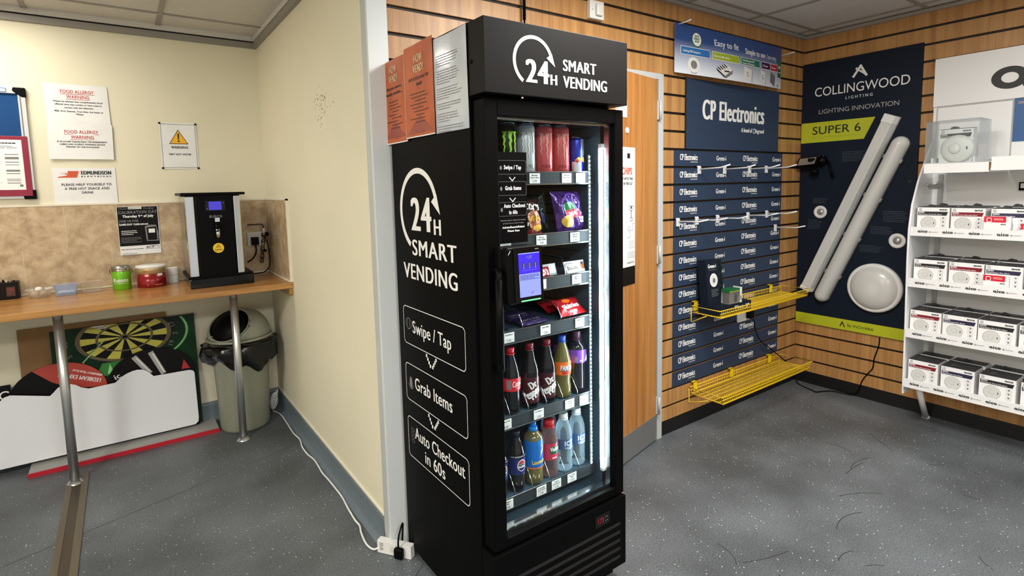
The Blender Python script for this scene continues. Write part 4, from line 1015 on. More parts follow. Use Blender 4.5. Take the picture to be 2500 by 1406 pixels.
# payment terminal
ft_ = Fr((.878, 1.272, 1.128), (1, 0.0, 0), (0, .055, 1), (0, -1, .055))
b = MB(); b.prism(fr_back(1.30), [(.878, 1.128), (1.012, 1.128), (1.012, 1.296), (.878, 1.296)], -.032, .004, 'black')
b.add([ft_(u, v, n) for n in (-.026, .010) for u, v in ((.006, .002), (.134, .002), (.134, .168), (.006, .168))], [(0, 3, 2, 1), (4, 5, 6, 7), (0, 1, 5, 4), (1, 2, 6, 5), (2, 3, 7, 6), (3, 0, 4, 7)], 'black')
tm = b.build('payment_terminal', vf, bevel=.007, seg=3)
b = MB(); b.fbox(ft_, .028, .132, .004, .166, .0102, .0125, 'black_gloss'); b.rect(ft_, .106, .157, .120, .160, 'grey_print', .0128); b.line(ft_, [(.011, .148), (.018, .158)], .0016, 'white_print', .0108); b.build('bezel', tm)
b = MB(); b.rect(ft_, .044, .088, .122, .149, 'term_blue', .013); b.rect(ft_, .044, .020, .122, .088, 'term_pale', .013); b.rect(ft_, .044, .146, .122, .149, 'term_pale', .0132)
for u in (.058, .079, .101): b.ellipse(ft_, u+.004, .113, .005, .009, 'black_print', .0134, 12); b.rect(ft_, u+.002, .103, u+.006, .119, 'grey_print', .0136)
b.text(ft_, '<|R', .083, .131, .010, 'grey_print', .022, 'c', .0134); b.lines_of_print(ft_, .056, .112, .0985, .0955, 1, 'grey_print', n=.0134); b.lines_of_print(ft_, .047, .119, .084, .068, 4, 'navy_label', n=.0134, h=.4)
b.line(ft_, [(.085, .033), (.089, .029), (.095, .036)], .0012, 'navy_label', .0134)
b.build('screen', tm)
MB().fbox(ft_, .048, .118, .0075, .0105, .0125, .0145, 'green_led').build('light_bar', tm)
# lower grille
fgr = fr_back(1.322)
b = MB(); b.box((XL, 1.322, .070), (XRF, 1.398, .333), 'black_metal')
for i in range(5): b.fbox(fgr, .92, 1.40, .100+.032*i, .112+.032*i, -.001, .0005, 'gap')
gr = b.build('lower_grille', vf, bevel=.002)
b = MB(); b.fbox(fgr, 1.275, 1.345, .262, .305, 0, .0012, 'black_gloss'); b.text(fgr, '173', 1.288, .274, .019, 'red_led', .026, 'l', .0018)
for u in (1.324, 1.333):
    for v in (.276, .290): b.ellipse(fgr, u, v, .0022, .0022, 'grey_print', .0018, 10)
b.build('temperature_display', gr)
MB().box((.9, 1.36, .02), (1.40, 1.385, .07), 'black').build('toe_plate', vf)
# graphics on the left side
b = MB(); G = .0008
def T(t, y0, y1, v, h, al='l', bo=.042): b.text(fl_, t, -y0, v, h, 'white_print', y0-y1, 'l', G, bo)
logo24(b, fl_, -1.765, 1.392, .142, .0195, 240, 'white_print', G)
T('24', 1.825, 1.664, 1.322, .116, bo=.045); T('H', 1.650, 1.598, 1.315, .052, bo=.05)
T('SMART', 1.824, 1.499, 1.232, .056); T('VENDING', 1.906, 1.499, 1.142, .056)
for (z0, z1) in ((.886, 1.030), (.662, .806), (.432, .592)): b.rrect(fl_, -1.925, z0, -1.463, z1, .018, .0028, 'white_print', G)
T('Swipe / Tap', 1.850, 1.556, .936, .046, bo=.02); T('Grab Items', 1.848, 1.562, .718, .046, bo=.02); T('Auto Checkout', 1.866, 1.490, .518, .046, bo=.02); T('in 60s', 1.785, 1.630, .452, .046, bo=.02)
for z in (.850, .626):
    for i in range(5):
        for s_ in (-1, 1):
            u = -1.705+s_*.009*i; b.rect(fl_, u-.005, z-.026+.011*i, u+.005, z-.014+.011*i, 'white_print', G)
b.rrect(fl_, -1.893, .945, -1.872, .985, .004, .003, 'grey_print', G); b.arc(fl_, -1.882, .965, .022, .025, -40, 40, 'grey_print', G); b.arc(fl_, -1.882, .965, .022, .025, 140, 220, 'grey_print', G)
b.ellipse(fl_, -1.883, .735, .012, .022, 'grey_print', G, 14); b.arc(fl_, -1.883, .728, .016, .020, 180, 360, 'grey_print', G)
for z in (.515, .530, .545, .500): b.arc(fl_, -1.884, z, .011, .014, 0, 360, 'grey_print', G, 20, .45)
b.build('side_graphics', vf)
# light strip, and its reflection in the glass built as glowing dots
b = MB(); b.box((1.371, 1.3935, .425), (1.383, 1.3975, 1.615), 'steel'); b.box((1.370, 1.3785, 1.598), (1.384, 1.3935, 1.612), 'plastic_white'); b.box((1.370, 1.3785, .420), (1.384, 1.3935, .431), 'plastic_white')
ls = b.build('light_strip', vf)
b = MB(); b.lathe([(.0055, .432), (.0055, 1.597)], (1.377, 1.386, 0), 'led', 12); b.build('led_tube', ls)
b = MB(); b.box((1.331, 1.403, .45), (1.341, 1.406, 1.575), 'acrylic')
for i in range(78): b.lathe_fr([(.0030, 0), (.0026, .0012), (.0012, .002), (0, .0021)], fr_back(1.4029), 1.336, .456+.01445*i, 'led_reflection', 10)  # row of dots: reflection of the strip's LEDs, built as glowing shapes
b.build('led_reflection_dots', ls)

# shelves with dividers and price tags
SH = [(1.519, 1.475), (1.313, 1.268), (1.163, 1.118), (1.004, .958), (.715, .670), (.436, .392)]
TAGS = [[('Monster', 'Energy Ultra', 1.112), ('Monster', 'Energy Punch', 1.251), ('Red Bull', '', 1.315)],
        [('Mccoys', 'Flame Grilled', 1.136), ('Walkers Max', 'Paprika', 1.286), ('', '', .989)],
        [('Kit', 'Kat', 1.132), ('Kinder', 'Bueno', 1.292)],
        [('Snickers', '', .994), ('Dairy Milk', '', 1.147), ('Skittles', '', 1.305)],
        [('Dr Pepper', '', 1.112), ('Fanta', 'Orange', 1.253), ('Vimto', 'Sparkling', 1.322), ('Coca Cola', '', .975)],
        [('Pepsi', 'Max', .975), ('Lucozade', 'Sport Orange', 1.118), ('Volvic', 'Strawberry', 1.186), ('Ice Valley', 'Water', 1.260)]]
DIVS = [[], [], [1.2535], [1.055, 1.2235], [.9945, 1.073, 1.152, 1.226, 1.2975], [1.0095, 1.084, 1.161, 1.2318, 1.300]]
for i, (zt, zb) in enumerate(SH):
    fsf = fr_back(1.428)
    b = MB(); b.box((.898, 1.430, zt-.014), (1.380, 1.90, zt-.011), 'fr_inside'); b.box((.898, 1.428, zb), (1.380, 1.431, zt), 'shelf_grey')
    b.box((.898, 1.4265, zb), (1.380, 1.4280, zb+.003), 'steel'); b.box((.898, 1.4265, zt-.002), (1.380, 1.4280, zt), 'steel')
    sh = b.build('shelf', vf)
    for x in DIVS[i]:
        h = .055 if i > 1 else .07
        b = MB(); b.tube([(x, 1.434, zt-.011), (x, 1.434, zt+.012), (x-.0, 1.462, zt+h), (x, 1.54, zt+h+.004), (x, 1.87, zt+h+.004)], .0016, 'chrome', 6)
        b.build('divider', sh)
    for (t1, t2, x) in TAGS[i]:
        b = MB(); z1 = zt-.006; z0 = z1-.033; b.fbox(fsf, x-.0215, x+.0215, z0, z1, .0016, .0024, 'plastic_white')
        if t1: b.text(fsf, t1, x, z1-.009, .0052, 'black_print', min(.030, .0036*len(t1)), 'c', .0028, .03)
        if t2: b.text(fsf, t2, x, z1-.0165, .0052, 'black_print', min(.034, .0034*len(t2)), 'c', .0028, .03)
        b.rrect(fsf, x-.015, z0+.003, x+.015, z0+.012, .003, .0006, 'grey_print', .0028); b.text(fsf, '£1.80', x, z0+.005, .0052, 'black_print', .016, 'c', .003, .02)
        b.build('price_tag', sh)

# ------------------------------------------------------------------ stock in the fridge
def can(name, label, x, y, z, r, h, body, cat='drink can', group=None, deco=None):
    t = thing(name, label, cat, (x, y, z), group)
    b = MB(); b.lathe([(r*.78, 0), (r*.82, .003), (r, .012), (r, h-.016), (r*.93, h-.006)], (x, y, z), body, 30)
    if deco: deco(b, cyl_fr(x, y, r+.0002, z, -.25))
    b.build('can_body', t)
    b = MB(); b.lathe([(r*.93, h-.006), (r*.90, h-.001), (r*.86, h), (r*.82, h-.004), (0, h-.004)], (x, y, z), 'can_top', 30, cap=False); b.rect(Fr((x, y, z), (1, 0, 0), (0, 1, 0)), -.006, -.012, .006, .008, 'can_top', h-.0025); b.build('can_end', t)
    return t
def claws(m, edge=None, sub=None, subm='grey_print'):
    def f(b, fr):
        R = random.Random(3)
        for k, (u, w, v0) in enumerate(((-.019, .0075, .066), (0.001, .0095, .052), (.019, .0070, .070))):
            def strip(dw, mm, n):
                L = []; Rr = []
                for i in range(10):
                    v = .138-(.138-v0)*i/9; j = .0022*sin(i*2.3+k); ww = w*(1.25-.9*i/9)/2+dw
                    if i == 0: ww += .004
                    L.append((u+j-ww, v)); Rr.append((u+j+ww, v))
                for i in range(9): b.poly(fr, [L[i], L[i+1], Rr[i+1], Rr[i]], mm, n)
            if edge: strip(.0011, edge, .0004)
            strip(0, m, .0007)
        if sub: b.text(fr, sub, 0, .022, .011, subm, .036, 'c', .0008, .02)
    return f
zb1 = SH[0][0]-.0104
can('drink_can', 'black can with green claw marks at the far left of the top fridge shelf', .957, 1.472, zb1, .033, .168, 'can_black', deco=claws('claw_green'))
can('drink_can', 'black can with green claw marks standing left of the silver can', 1.034, 1.472, zb1, .033, .168, 'can_black', deco=claws('claw_green'))
can('drink_can', 'silver white can with grey claw marks, between black and pink cans', 1.109, 1.472, zb1, .033, .168, 'can_white', deco=claws('claw_grey', 'black_print', 'ULTRA'))
can('drink_can', 'coral pink can with claw marks beside the silver can', 1.185, 1.472, zb1, .033, .168, 'can_pink', deco=claws('claw_pink', 'bar_red', 'PUNCH', 'bar_red'))
can('drink_can', 'coral pink can with claw marks beside the small blue can', 1.260, 1.472, zb1, .033, .168, 'can_pink', deco=claws('claw_pink', 'bar_red', 'PUNCH', 'bar_red'))
def bull(b, fr):
    b.rect(fr, .006, .045, .034, .124, 'can_silver', .0003, 8, 1); b.rect(fr, -.03, .008, .006, .045, 'can_silver', .0003, 8, 1)
    b.poly(fr, [(-.018, .050), (-.004, .062), (.006, .054), (.016, .062), (.030, .050), (.018, .044), (.006, .050), (-.006, .043)], 'gold', .0006); b.poly(fr, [(-.02, .046), (-.008, .056), (.0, .048), (-.008, .040)], 'red_print', .0008); b.poly(fr, [(.012, .05), (.02, .056), (.03, .046), (.018, .040)], 'red_print', .0008)
can('drink_can', 'small slim blue and silver can at the right of the top shelf', 1.334, 1.468, zb1, .0265, .134, 'can_blue', deco=bull)
for x, m, lab in ((1.185, 'can_pink', 'coral pink can in the second row, behind the pink cans'), (1.109, 'can_white', 'silver white can in the second row, behind the front silver can')):
    can('drink_can', lab, x+.012, 1.545, zb1, .033, .168, m)

PROF = {
 'cola': [(.022, 0), (.030, .003), (.032, .012), (.0315, .040), (.0300, .070), (.0310, .080), (.0325, .092), (.0325, .125), (.031, .140), (.024, .168), (.017, .190), (.0125, .205), (.0115, .212)],
 'drp': [(.022, 0), (.030, .003), (.032, .012), (.032, .120), (.0315, .132), (.027, .152), (.0205, .170), (.019, .180), (.015, .198), (.0125, .206), (.0115, .212)],
 'fanta': [(.022, 0), (.030, .003), (.0325, .014), (.032, .040), (.0285, .062), (.031, .080), (.032, .090), (.032, .134), (.031, .142), (.023, .172), (.015, .196), (.0125, .206), (.0115, .212)],
 'wide': [(.024, 0), (.032, .003), (.035, .014), (.034, .060), (.0345, .112), (.0365, .120), (.0365, .165), (.035, .176), (.028, .188), (.0165, .198), (.0150, .204), (.0150, .206)],
 'pepsi': [(.022, 0), (.030, .003), (.032, .012), (.0315, .050), (.0320, .066), (.0325, .074), (.0325, .130), (.031, .148), (.025, .174), (.017, .196), (.0125, .208), (.0115, .214)],
 'sport': [(.022, 0), (.031, .003), (.034, .014), (.033, .060), (.034, .085), (.035, .10), (.035, .160), (.033, .170), (.024, .180), (.0195, .184), (.0190, .190)],
 'volvic': [(.022, 0), (.030, .003), (.032, .012), (.031, .050), (.032, .080), (.0325, .128), (.031, .146), (.025, .168), (.0185, .184), (.0165, .190)],
 'water': [(.022, 0), (.030, .003), (.032, .010), (.0305, .022), (.032, .032), (.0305, .044), (.032, .054), (.0305, .066), (.032, .074), (.032, .130), (.031, .145), (.025, .170), (.017, .188), (.014, .196), (.0135, .200)]}
def rad_at(p, z):
    for (r0, z0), (r1, z1) in zip(p, p[1:]):
        if z0 <= z <= z1: return r0+(r1-r0)*(z-z0)/(z1-z0)
    return p[-1][0]
def bottle(kind, label, x, y, z, body, cap, caps=(.0145, .019), lab=None, deco=None, lid2=None, group=None, neck=None, rot=-.15, s=1.0):
    t = thing('drink_bottle', label, 'drink bottle', (x, y, z), group)
    p = [(r, h*s) for r, h in PROF[kind]]
    MB().lathe(p, (x, y, z), body, 30).build('bottle_body', t)
    h = p[-1][1]; cr, ch = caps
    b = MB(); b.lathe([(cr, h-.004), (cr, h+ch-.006), (cr*.94, h+ch-.004), (cr*.9, h+ch-.004)], (x, y, z), cap, 20)
    b.lathe([(cr*1.08, h-.009), (cr*1.08, h-.005)], (x, y, z), neck or cap, 20)
    if lid2: b.lathe([(cr*.72, h+ch-.004), (cr*.7, h+ch+.012), (cr*.4, h+ch+.015)], (x, y, z), lid2, 18)
    b.build('cap', t)
    if lab:
        z0, z1, m = lab; z0 *= s; z1 *= s; n = 8
        b = MB(); b.lathe([(rad_at(p, z0+(z1-z0)*i/n)+.0005, z0+(z1-z0)*i/n) for i in range(n+1)], (x, y, z), m, 36, cap=False)
        if deco: deco(b, cyl_fr(x, y, max(rad_at(p, z0+(z1-z0)*i/n) for i in range(n+1))+.0009, z, rot), s)
        b.build('label', t)
    return t
def d_coke(b, f, s): b.text(f, 'Coca-Cola', -.010, .098, .019, 'white_print', .058, 'l', .0004, .01, 4, .15); b.rect(f, -.030, .090, -.014, .122, 'grey_print', .0004, 5, 1); b.arc(f, .018, .112, .021, .0222, 225, 315, 'white_print', .0004)
def d_drp(b, f, s): b.text(f, 'Dr', -.012, .070, .026, 'white_print', .028, 'l', .0012, .05, 30); b.text(f, 'Pepper', -.032, .030, .029, 'white_print', .068, 'l', .0014, .05, 30)
def d_fanta(b, f, s): b.rect(f, -.024, .103, .030, .116, 'navy_label', .0003, 10, 1); b.text(f, 'FANTA', -.024, .106, .019, 'white_print', .050, 'l', .0006, .04, -3); b.rect(f, -.018, .092, .018, .100, 'red_print', .0004, 8, 1)
def d_vimto(b, f, s): b.rect(f, -.030, .122, -.018, .142, 'grey_print', .0004, 4, 1); b.poly(f, [(.010, .124), (.026, .124), (.026, .150)], 'white_print', .0006); b.ellipse(f, -.004, .127, .006, .003, 'white_print', .0006, 12)
def d_pepsi(b, f, s):
    b.rect(f, -.036, .125, .036, .130, 'can_silver', .0003, 12, 1)
    b.ellipse(f, .006, .096, .0175, .0205, 'white_print', .0004, 24)
    b.poly(f, [(.006+.015*cos(radians(a)), .096+.018*sin(radians(a))) for a in range(20, 161, 10)], 'red_print', .0008); b.poly(f, [(.006+.015*cos(radians(a)), .096+.018*sin(radians(a))) for a in range(205, 336, 10)], 'navy_label', .0008)
    b.text(f, 'PEPSI', .006, .0925, .0085, 'black_print', .028, 'c', .0012, .05)
def d_luco(b, f, s): b.poly(f, [(.008, .118), (.030, .152), (.034, .150), (.020, .128), (.026, .128), (.006, .100), (.012, .118)], 'gold', .0006); b.text(f, 'Lucozade', -.022, .078, .013, 'gold', .052, 'l', .0006, .04, 4); b.rect(f, -.05, .062, .05, .066, 'orange_label', .0005, 14, 1)
def d_volvic(b, f, s): b.rect(f, -.014, .090, .026, .118, 'green_label', .0003, 8, 1); b.text(f, 'Volvic', -.013, .100, .014, 'white_print', .038, 'l', .0006, .05, 4); b.rect(f, -.006, .074, .012, .078, 'white_print', .0005, 4, 1)
def d_ice(b, f, s): b.text(f, 'ICE', -.014, .100, .018, 'white_print', .036, 'l', .0005, .02); b.text(f, 'VALLEY', -.014, .087, .0085, 'white_print', .036, 'l', .0005, .0)
z5, z6 = SH[4][0]-.0104, SH[5][0]-.0104
gB = 'bottles on the fizzy drink shelf'; gW = 'bottles on the bottom fridge shelf'
bottle('cola', 'cola bottle with red cap and red label, half hidden by the door edge', .957, 1.476, z5, 'cola', 'red_cap', lab=(.082, .127, 'red_label'), deco=d_coke, group=gB)
bottle('cola', 'cola bottle with red cap and whole red label in view', 1.032, 1.476, z5, 'cola', 'red_cap', lab=(.082, .127, 'red_label'), deco=d_coke, group=gB)
bottle('drp', 'dark bottle with maroon cap and slanted white lettering, next to the cola', 1.114, 1.476, z5, 'cola', 'maroon_cap', lab=(.022, .112, 'drp_label'), deco=d_drp, group=gB)
bottle('drp', 'dark bottle with maroon cap and slanted white lettering, next to the orange label', 1.190, 1.476, z5, 'cola', 'maroon_cap', lab=(.022, .112, 'drp_label'), deco=d_drp, group=gB)
bottle('fanta', 'cloudy orange drink bottle with blue cap and orange label', 1.262, 1.476, z5, 'olive', 'blue_cap', lab=(.088, .136, 'orange_label'), deco=d_fanta, group=gB)
bottle('wide', 'broad dark bottle with plum cap and purple label near the light strip', 1.337, 1.480, z5, 'grape', 'plum_cap', (.0175, .030), lab=(.118, .166, 'purple_label'), deco=d_vimto, group=gB)
bottle('wide', 'broad plum-capped bottle standing behind the purple-labelled one', 1.339, 1.565, z5, 'grape', 'plum_cap', (.0175, .030), lab=(.118, .166, 'purple_label'), group=gB)
bottle('pepsi', 'dark cola bottle with round white emblem, at the left edge of the bottom shelf', .972, 1.476, z6, 'cola', 'dark_cap', lab=(.070, .134, 'navy_label'), deco=d_pepsi, group=gW, s=.90)
bottle('pepsi', 'dark cola bottle with round white emblem, left of the blue sport drink', 1.047, 1.476, z6, 'cola', 'dark_cap', lab=(.070, .134, 'navy_label'), deco=d_pepsi, group=gW, s=.90)
bottle('sport', 'sport drink bottle with blue wrap and bright blue cap', 1.123, 1.476, z6, 'olive', 'sky_cap', (.0165, .018), lab=(.062, .172, 'blue_label'), deco=d_luco, lid2='sky_cap', neck='dark_cap', group=gW)
bottle('volvic', 'clear bottle with red cap and red and green label', 1.197, 1.478, z6, 'berry', 'red_cap', (.0195, .022), lab=(.068, .128, 'pink_label'), deco=d_volvic, group=gW)
bottle('water', 'water bottle with white cap and blue band, next to the red-capped bottle', 1.266, 1.478, z6, 'water', 'white_cap', (.0165, .018), lab=(.084, .124, 'ice_label'), deco=d_ice, group=gW)
bottle('water', 'water bottle with white cap and blue band, nearest the light strip', 1.334, 1.482, z6, 'water', 'white_cap', (.0165, .018), lab=(.084, .124, 'ice_label'), deco=d_ice, group=gW)
bottle('water', 'water bottle in the second row, behind the front white caps', 1.266, 1.562, z6, 'water', 'white_cap', (.0165, .018), lab=(.084, .124, 'ice_label'), group=gW)

# crisp bags: crinkled pillow shapes
def pillow(name, label, cat, o, u, v, w, h, th, m, deco=None, group=None, seed=1, nu=30, nv=26, crink=.006):
    fr0 = Fr(o, u, v); R = random.Random(seed); ph = [R.uniform(0, 6) for _ in range(8)]
    def bulge(a, c):
        e = (max(0, 1-(2*a-1)**4)*max(0, 1-(2*c-1)**4))**.8
        return th/2*e+crink*e*(sin(17*a+9*c+ph[0])+sin(-11*a+15*c+ph[1])+.6*sin(31*a+5*c+ph[2]))/2
    def surf(sgn):
        def f(uu, vv, n=0):
            a, c = uu/w+.5, vv/h
            return fr0(uu*(1-.05*sin(pi*c)), vv, sgn*bulge(a, c)+n*sgn)
        return f
    b = MB()
    b.rect(surf(1), -w/2, 0, w/2, h, m, .0003, nu, nv, True); b.rect(surf(-1), -w/2, 0, w/2, h, m, .0003, nu, nv, True)
    if deco: deco(b, (lambda q: (lambda u_, v_, n_=0: q(u_, v_, n_*2.6)))(surf(1)))
    return tag(b.build(name, loc=o), label, cat, group)
z2 = SH[1][0]-.010
def d_b1(b, f):
    b.text(f, "McCOY'S", -.055, .093, .020, 'white_print', .095, 'l', .0012, .04, -6); b.ellipse(f, .014, .050, .036, .034, 'steak', .0010, 20); b.text(f, 'WIN', -.014, .047, .020, 'crisp', .052, 'l', .0016, .06); b.ellipse(f, .022, .024, .020, .011, 'crisp', .0018, 14)
    for i, t in enumerate(('FLAME', 'GRILLED', 'STEAK')): b.text(f, t, -.057, .048-.014*i, .010, 'white_print', (.026, .034, .026)[i], 'l', .0016, .05)
    b.poly(f, [(-.06, .012), (.0, .020), (.06, .008), (.06, .002), (-.06, .002)], 'bar_red', .0009)
pillow('crisp_bag', 'dark brown crisp bag with gold lettering on the second shelf', 'crisp bag', (1.114, 1.462, z2), (1, .12, 0), (-.05, .16, 1), .120, .125, .045, 'bag_brown', d_b1, 'crisp bags in the fridge', 2)
pillow('crisp_bag', 'black and green crisp bag leaning between brown and purple bags', 'crisp bag', (1.203, 1.527, z2), (.60, -.80, 0), (-.12, .10, 1), .095, .155, .040, 'bag_dgreen', lambda b, f: (b.ellipse(f, .01, .06, .03, .03, 'navy_label', .001), b.poly(f, [(-.05, .13), (-.02, .152), (-.045, .155)], 'red_print', .001)), 'crisp bags in the fridge', 5)
def d_b3(b, f):
    b.ellipse(f, -.015, .088, .030, .022, 'green_print', .001, 18); b.ellipse(f, .0, .066, .042, .016, 'pink_label', .0012, 18); b.text(f, 'MAX', .0, .062, .012, 'white_print', .05, 'c', .0016, .06, 8); b.ellipse(f, -.030, .040, .028, .022, 'crisp', .0014, 16); b.ellipse(f, -.024, .042, .014, .012, 'gold', .0018, 12)
    b.text(f, 'PUNCHY', .020, .046, .008, 'white_print', .026, 'l', .0016, .05); b.text(f, 'PAPRIKA', .020, .034, .008, 'white_print', .026, 'l', .0016, .05)
    b.arc(f, .0, .09, .045, .049, 20, 160, 'purple_label', .0012)
pillow('crisp_bag', 'shiny purple crisp bag bulging at the right of the second shelf', 'crisp bag', (1.305, 1.465, z2), (1, .05, 0), (-.10, .14, 1), .140, .150, .055, 'bag_purple', d_b3, 'crisp bags in the fridge', 8)

# chocolate bars and sweets
z3, z4 = SH[2][0]-.010, SH[3][0]-.010
def bar(name, label, o, u, v, w, h, th, m, deco=None, group=None, seed=1): return pillow(name, label, 'chocolate bar', o, u, v, w, h, th, m, deco, group, seed, 16, 8, .0012)
gC = 'bars on the chocolate shelf'
bar('chocolate_bar', 'dark red wrapped bar with a white oval, beside the payment terminal', (1.153, 1.448, z3+.003), (1, .1, 0), (0, .35, 1), .085, .038, .016, 'bar_red', lambda b, f: (b.ellipse(f, -.006, .018, .022, .013, 'white_print', .0006, 18), b.text(f, 'Kit', -.018, .014, .010, 'bar_red', .014, 'l', .001, .05), b.text(f, 'Kat', -.003, .014, .010, 'bar_red', .016, 'l', .001, .05)), gC, 3)
bar('chocolate_bar', 'white wrapped bar half hidden by the dark red one', (1.213, 1.474, z3+.003), (1, .1, 0), (0, .3, 1), .066, .042, .018, 'bar_white', lambda b, f: b.ellipse(f, -.02, .02, .009, .013, 'steak', .0006, 12), gC, 4)
bar('chocolate_bar', 'white wrapped bar with brown lettering at the right of the third shelf', (1.311, 1.452, z3+.003), (1, .05, 0), (0, .3, 1), .104, .046, .020, 'bar_white', lambda b, f: (b.text(f, 'bueno', -.043, .014, .015, 'brown_print', .052, 'l', .0008, .02), b.text(f, 'Kinder', -.045, .035, .006, 'black_print', .028, 'l', .0008, .04), b.ellipse(f, .034, .022, .012, .010, 'steak', .0008, 12), b.ellipse(f, .030, .034, .008, .005, 'brown_print', .001, 12)), gC, 5)
for k in range(2):
    bar('chocolate_bar', ('dark wrapped bar with white lettering at the left of the fourth shelf', 'dark wrapped bar lying behind the lettered one on the fourth shelf')[k], (.972+.004*k, 1.452+.085*k, z4+.010), (1, .16, 0), (0, 1, .10+.02*k), .13, .075, .014, 'bar_dark', (lambda b, f: (b.text(f, 'SNICKERS', -.055, .034, .014, 'white_print', .095, 'l', .0007, .05, 4), b.text(f, 'DOUBLE', -.05, .012, .012, 'white_print', .075, 'l', .0007, .05, 4))) if k == 0 else None, 'bars on the fourth shelf', 6+k)
for k in range(3):
    bar('chocolate_bar', ('deep purple wrapped bar at the front, middle of the fourth shelf', 'deep purple wrapped bar, second in its lane on the fourth shelf', 'deep purple wrapped bar, third in its lane on the fourth shelf')[k], (1.128+.004*k, 1.450+.080*k, z4+.009), (1, .05, 0), (0, 1, .12), .125, .065, .014, 'bar_purple', lambda b, f: (b.text(f, 'Dairy Milk', -.05, .022, .012, 'grey_print', .085, 'l', .0007, .02), b.rect(f, -.05, .012, .03, .014, 'grey_print', .0007)), 'bars on the fourth shelf', 9+k)
def d_sk(b, f): b.text(f, 'Skittles', -.045, .022, .019, 'white_print', .082, 'l', .001, .06, 3); b.ellipse(f, -.01, .058, .02, .010, 'orange_label', .001, 14); b.text(f, 'FRUITS', -.02, .008, .007, 'white_print', .036, 'l', .001, .05)
pillow('sweet_bag', 'bright red sweet bag with white lettering at the right of the fourth shelf', 'sweet bag', (1.302, 1.450, z4+.012), (1, .05, 0), (0, .8, .62), .125, .080, .022, 'bag_red', d_sk, 'red sweet bags', 12, 18, 12, .0015)
pillow('sweet_bag', 'dull red sweet bag lying further back behind the divider', 'sweet bag', (1.290, 1.540, z4+.012), (1, .3, 0), (0, .9, .35), .10, .08, .020, 'bag_red', None, 'red sweet bags', 13, 18, 12, .0015)

# printed sheets taped to the fridge side
gS = 'printed sheets on the fridge side'
def side_sheet(name, label, y0, y1, z0, z1, m, deco, off, curl=0.0, ph=0.0, amp=.003):
    s_ = Sheet(fr_right(XL), -y0, z0, -y1, z1, off, amp, .9, ph, 0, curl)
    b = MB(); sheet(b, s_, m, 16, 18); deco(b, s_); return tag(b.build(name, loc=(XL, (y0+y1)/2, z0)), label, 'poster', gS)
def d_white(b, s):
    z = 1.885
    R = random.Random(4)
    for blk in (5, 6, 5, 3, 4, 3):
        for i in range(blk): b.lines_of_print(s, -1.585, -1.43 if i < blk-1 else -1.50, z, z-.003, 1, 'grey_print', n=.0008, h=.75, jag=.25, seed=R.randint(0, 999)); z -= .0078
        z -= .008
    z = z
side_sheet('printed_sheet', 'glossy white printed sheet nearest the front of the fridge side', 1.602, 1.398, 1.646, 1.942, 'lam', d_white, .0012, amp=.004)
def d_or(w2, seed):
    def f(b, s):
        y0 = -s.u0; y1 = -s.u1; c = (s.u0+s.u1)/2; R = random.Random(seed)
        b.rect(s, s.u0, s.v0, s.u1, s.v0+.004, 'white_print', .0005, 8, 1); b.rect(s, s.u0, s.v0, s.u0+.003, s.v1, 'sand_print', .0005, 1, 10)
        b.poly(s, [(s.u0+.01, 1.66), (c, 1.72), (s.u1-.01, 1.66)], 'orange_dk', .0004)
        for t, v in (('HOW', 1.895), ('VEND?', 1.862)): b.text(s, t, c, v, .026, 'sand_print', .070 if t == 'HOW' else .085, 'c', .001, .05)
        for i, t in enumerate(w2): b.text(s, t, c, 1.838-.020*i, .010, 'black_print', min(.15, .0085*len(t)), 'c', .001, .03, 0, .15)
        z = 1.795
        for i in range(9): b.lines_of_print(s, c-.06*R.uniform(.4, 1.2), c+.06*R.uniform(.4, 1.2), z, z-.004, 1, 'brown_print', n=.001, h=.8, jag=.1, seed=seed+i); z -= .012
        b.rect(s, c-.022, 1.668, c+.022, 1.660, 'orange_dk', .001)
    return f
side_sheet('printed_sheet', 'orange how vend poster next to the white sheet on the fridge side', 1.818, 1.600, 1.647, 1.956, 'orange', d_or(('HELP US STOCK WHAT YOU', 'WANT!'), 20), .006, .002, .8)
side_sheet('printed_sheet', 'orange how vend poster at the rear edge of the fridge side', 2.030, 1.814, 1.640, 1.944, 'orange', d_or(('Not your average', 'vending machine...'), 50), .002, .001, 2.0)

# ------------------------------------------------------------------ slat wall: switch, cable, banner, signs
fsw = fr_back(YS)
sw = thing('isolator_switch', 'white pull-cord style isolator box high on the slat wall above the fridge', 'switch', (1.94, YS, 2.27))
MB().fbox(fsw, 1.893, 1.987, 2.268, 2.354, 0, .026, 'plastic_white').build('back_box', sw, bevel=.004)
MB().fbox(fsw, 1.926, 1.968, 2.282, 2.338, .026, .042, 'plastic_white').ellipse(fsw, 1.910, 2.31, .003, .003, 'grey_print', .0266, 10).build('rocker', sw, bevel=.006)
b = MB(); b.tube([(1.505, 1.983, ZC), (1.504, 1.983, 2.20)], .007, 'black', 10); b.tube(smooth_path([(1.504, 1.983, 2.20), (1.503, 1.982, 2.10), (1.46, 1.978, 2.0), (1.38, 1.978, 1.965)], 5), .004, 'black', 8)
tag(b.build('power_cable', loc=(1.504, 1.983, 2.2)), 'black cable dropping from the ceiling to behind the fridge', 'cable')

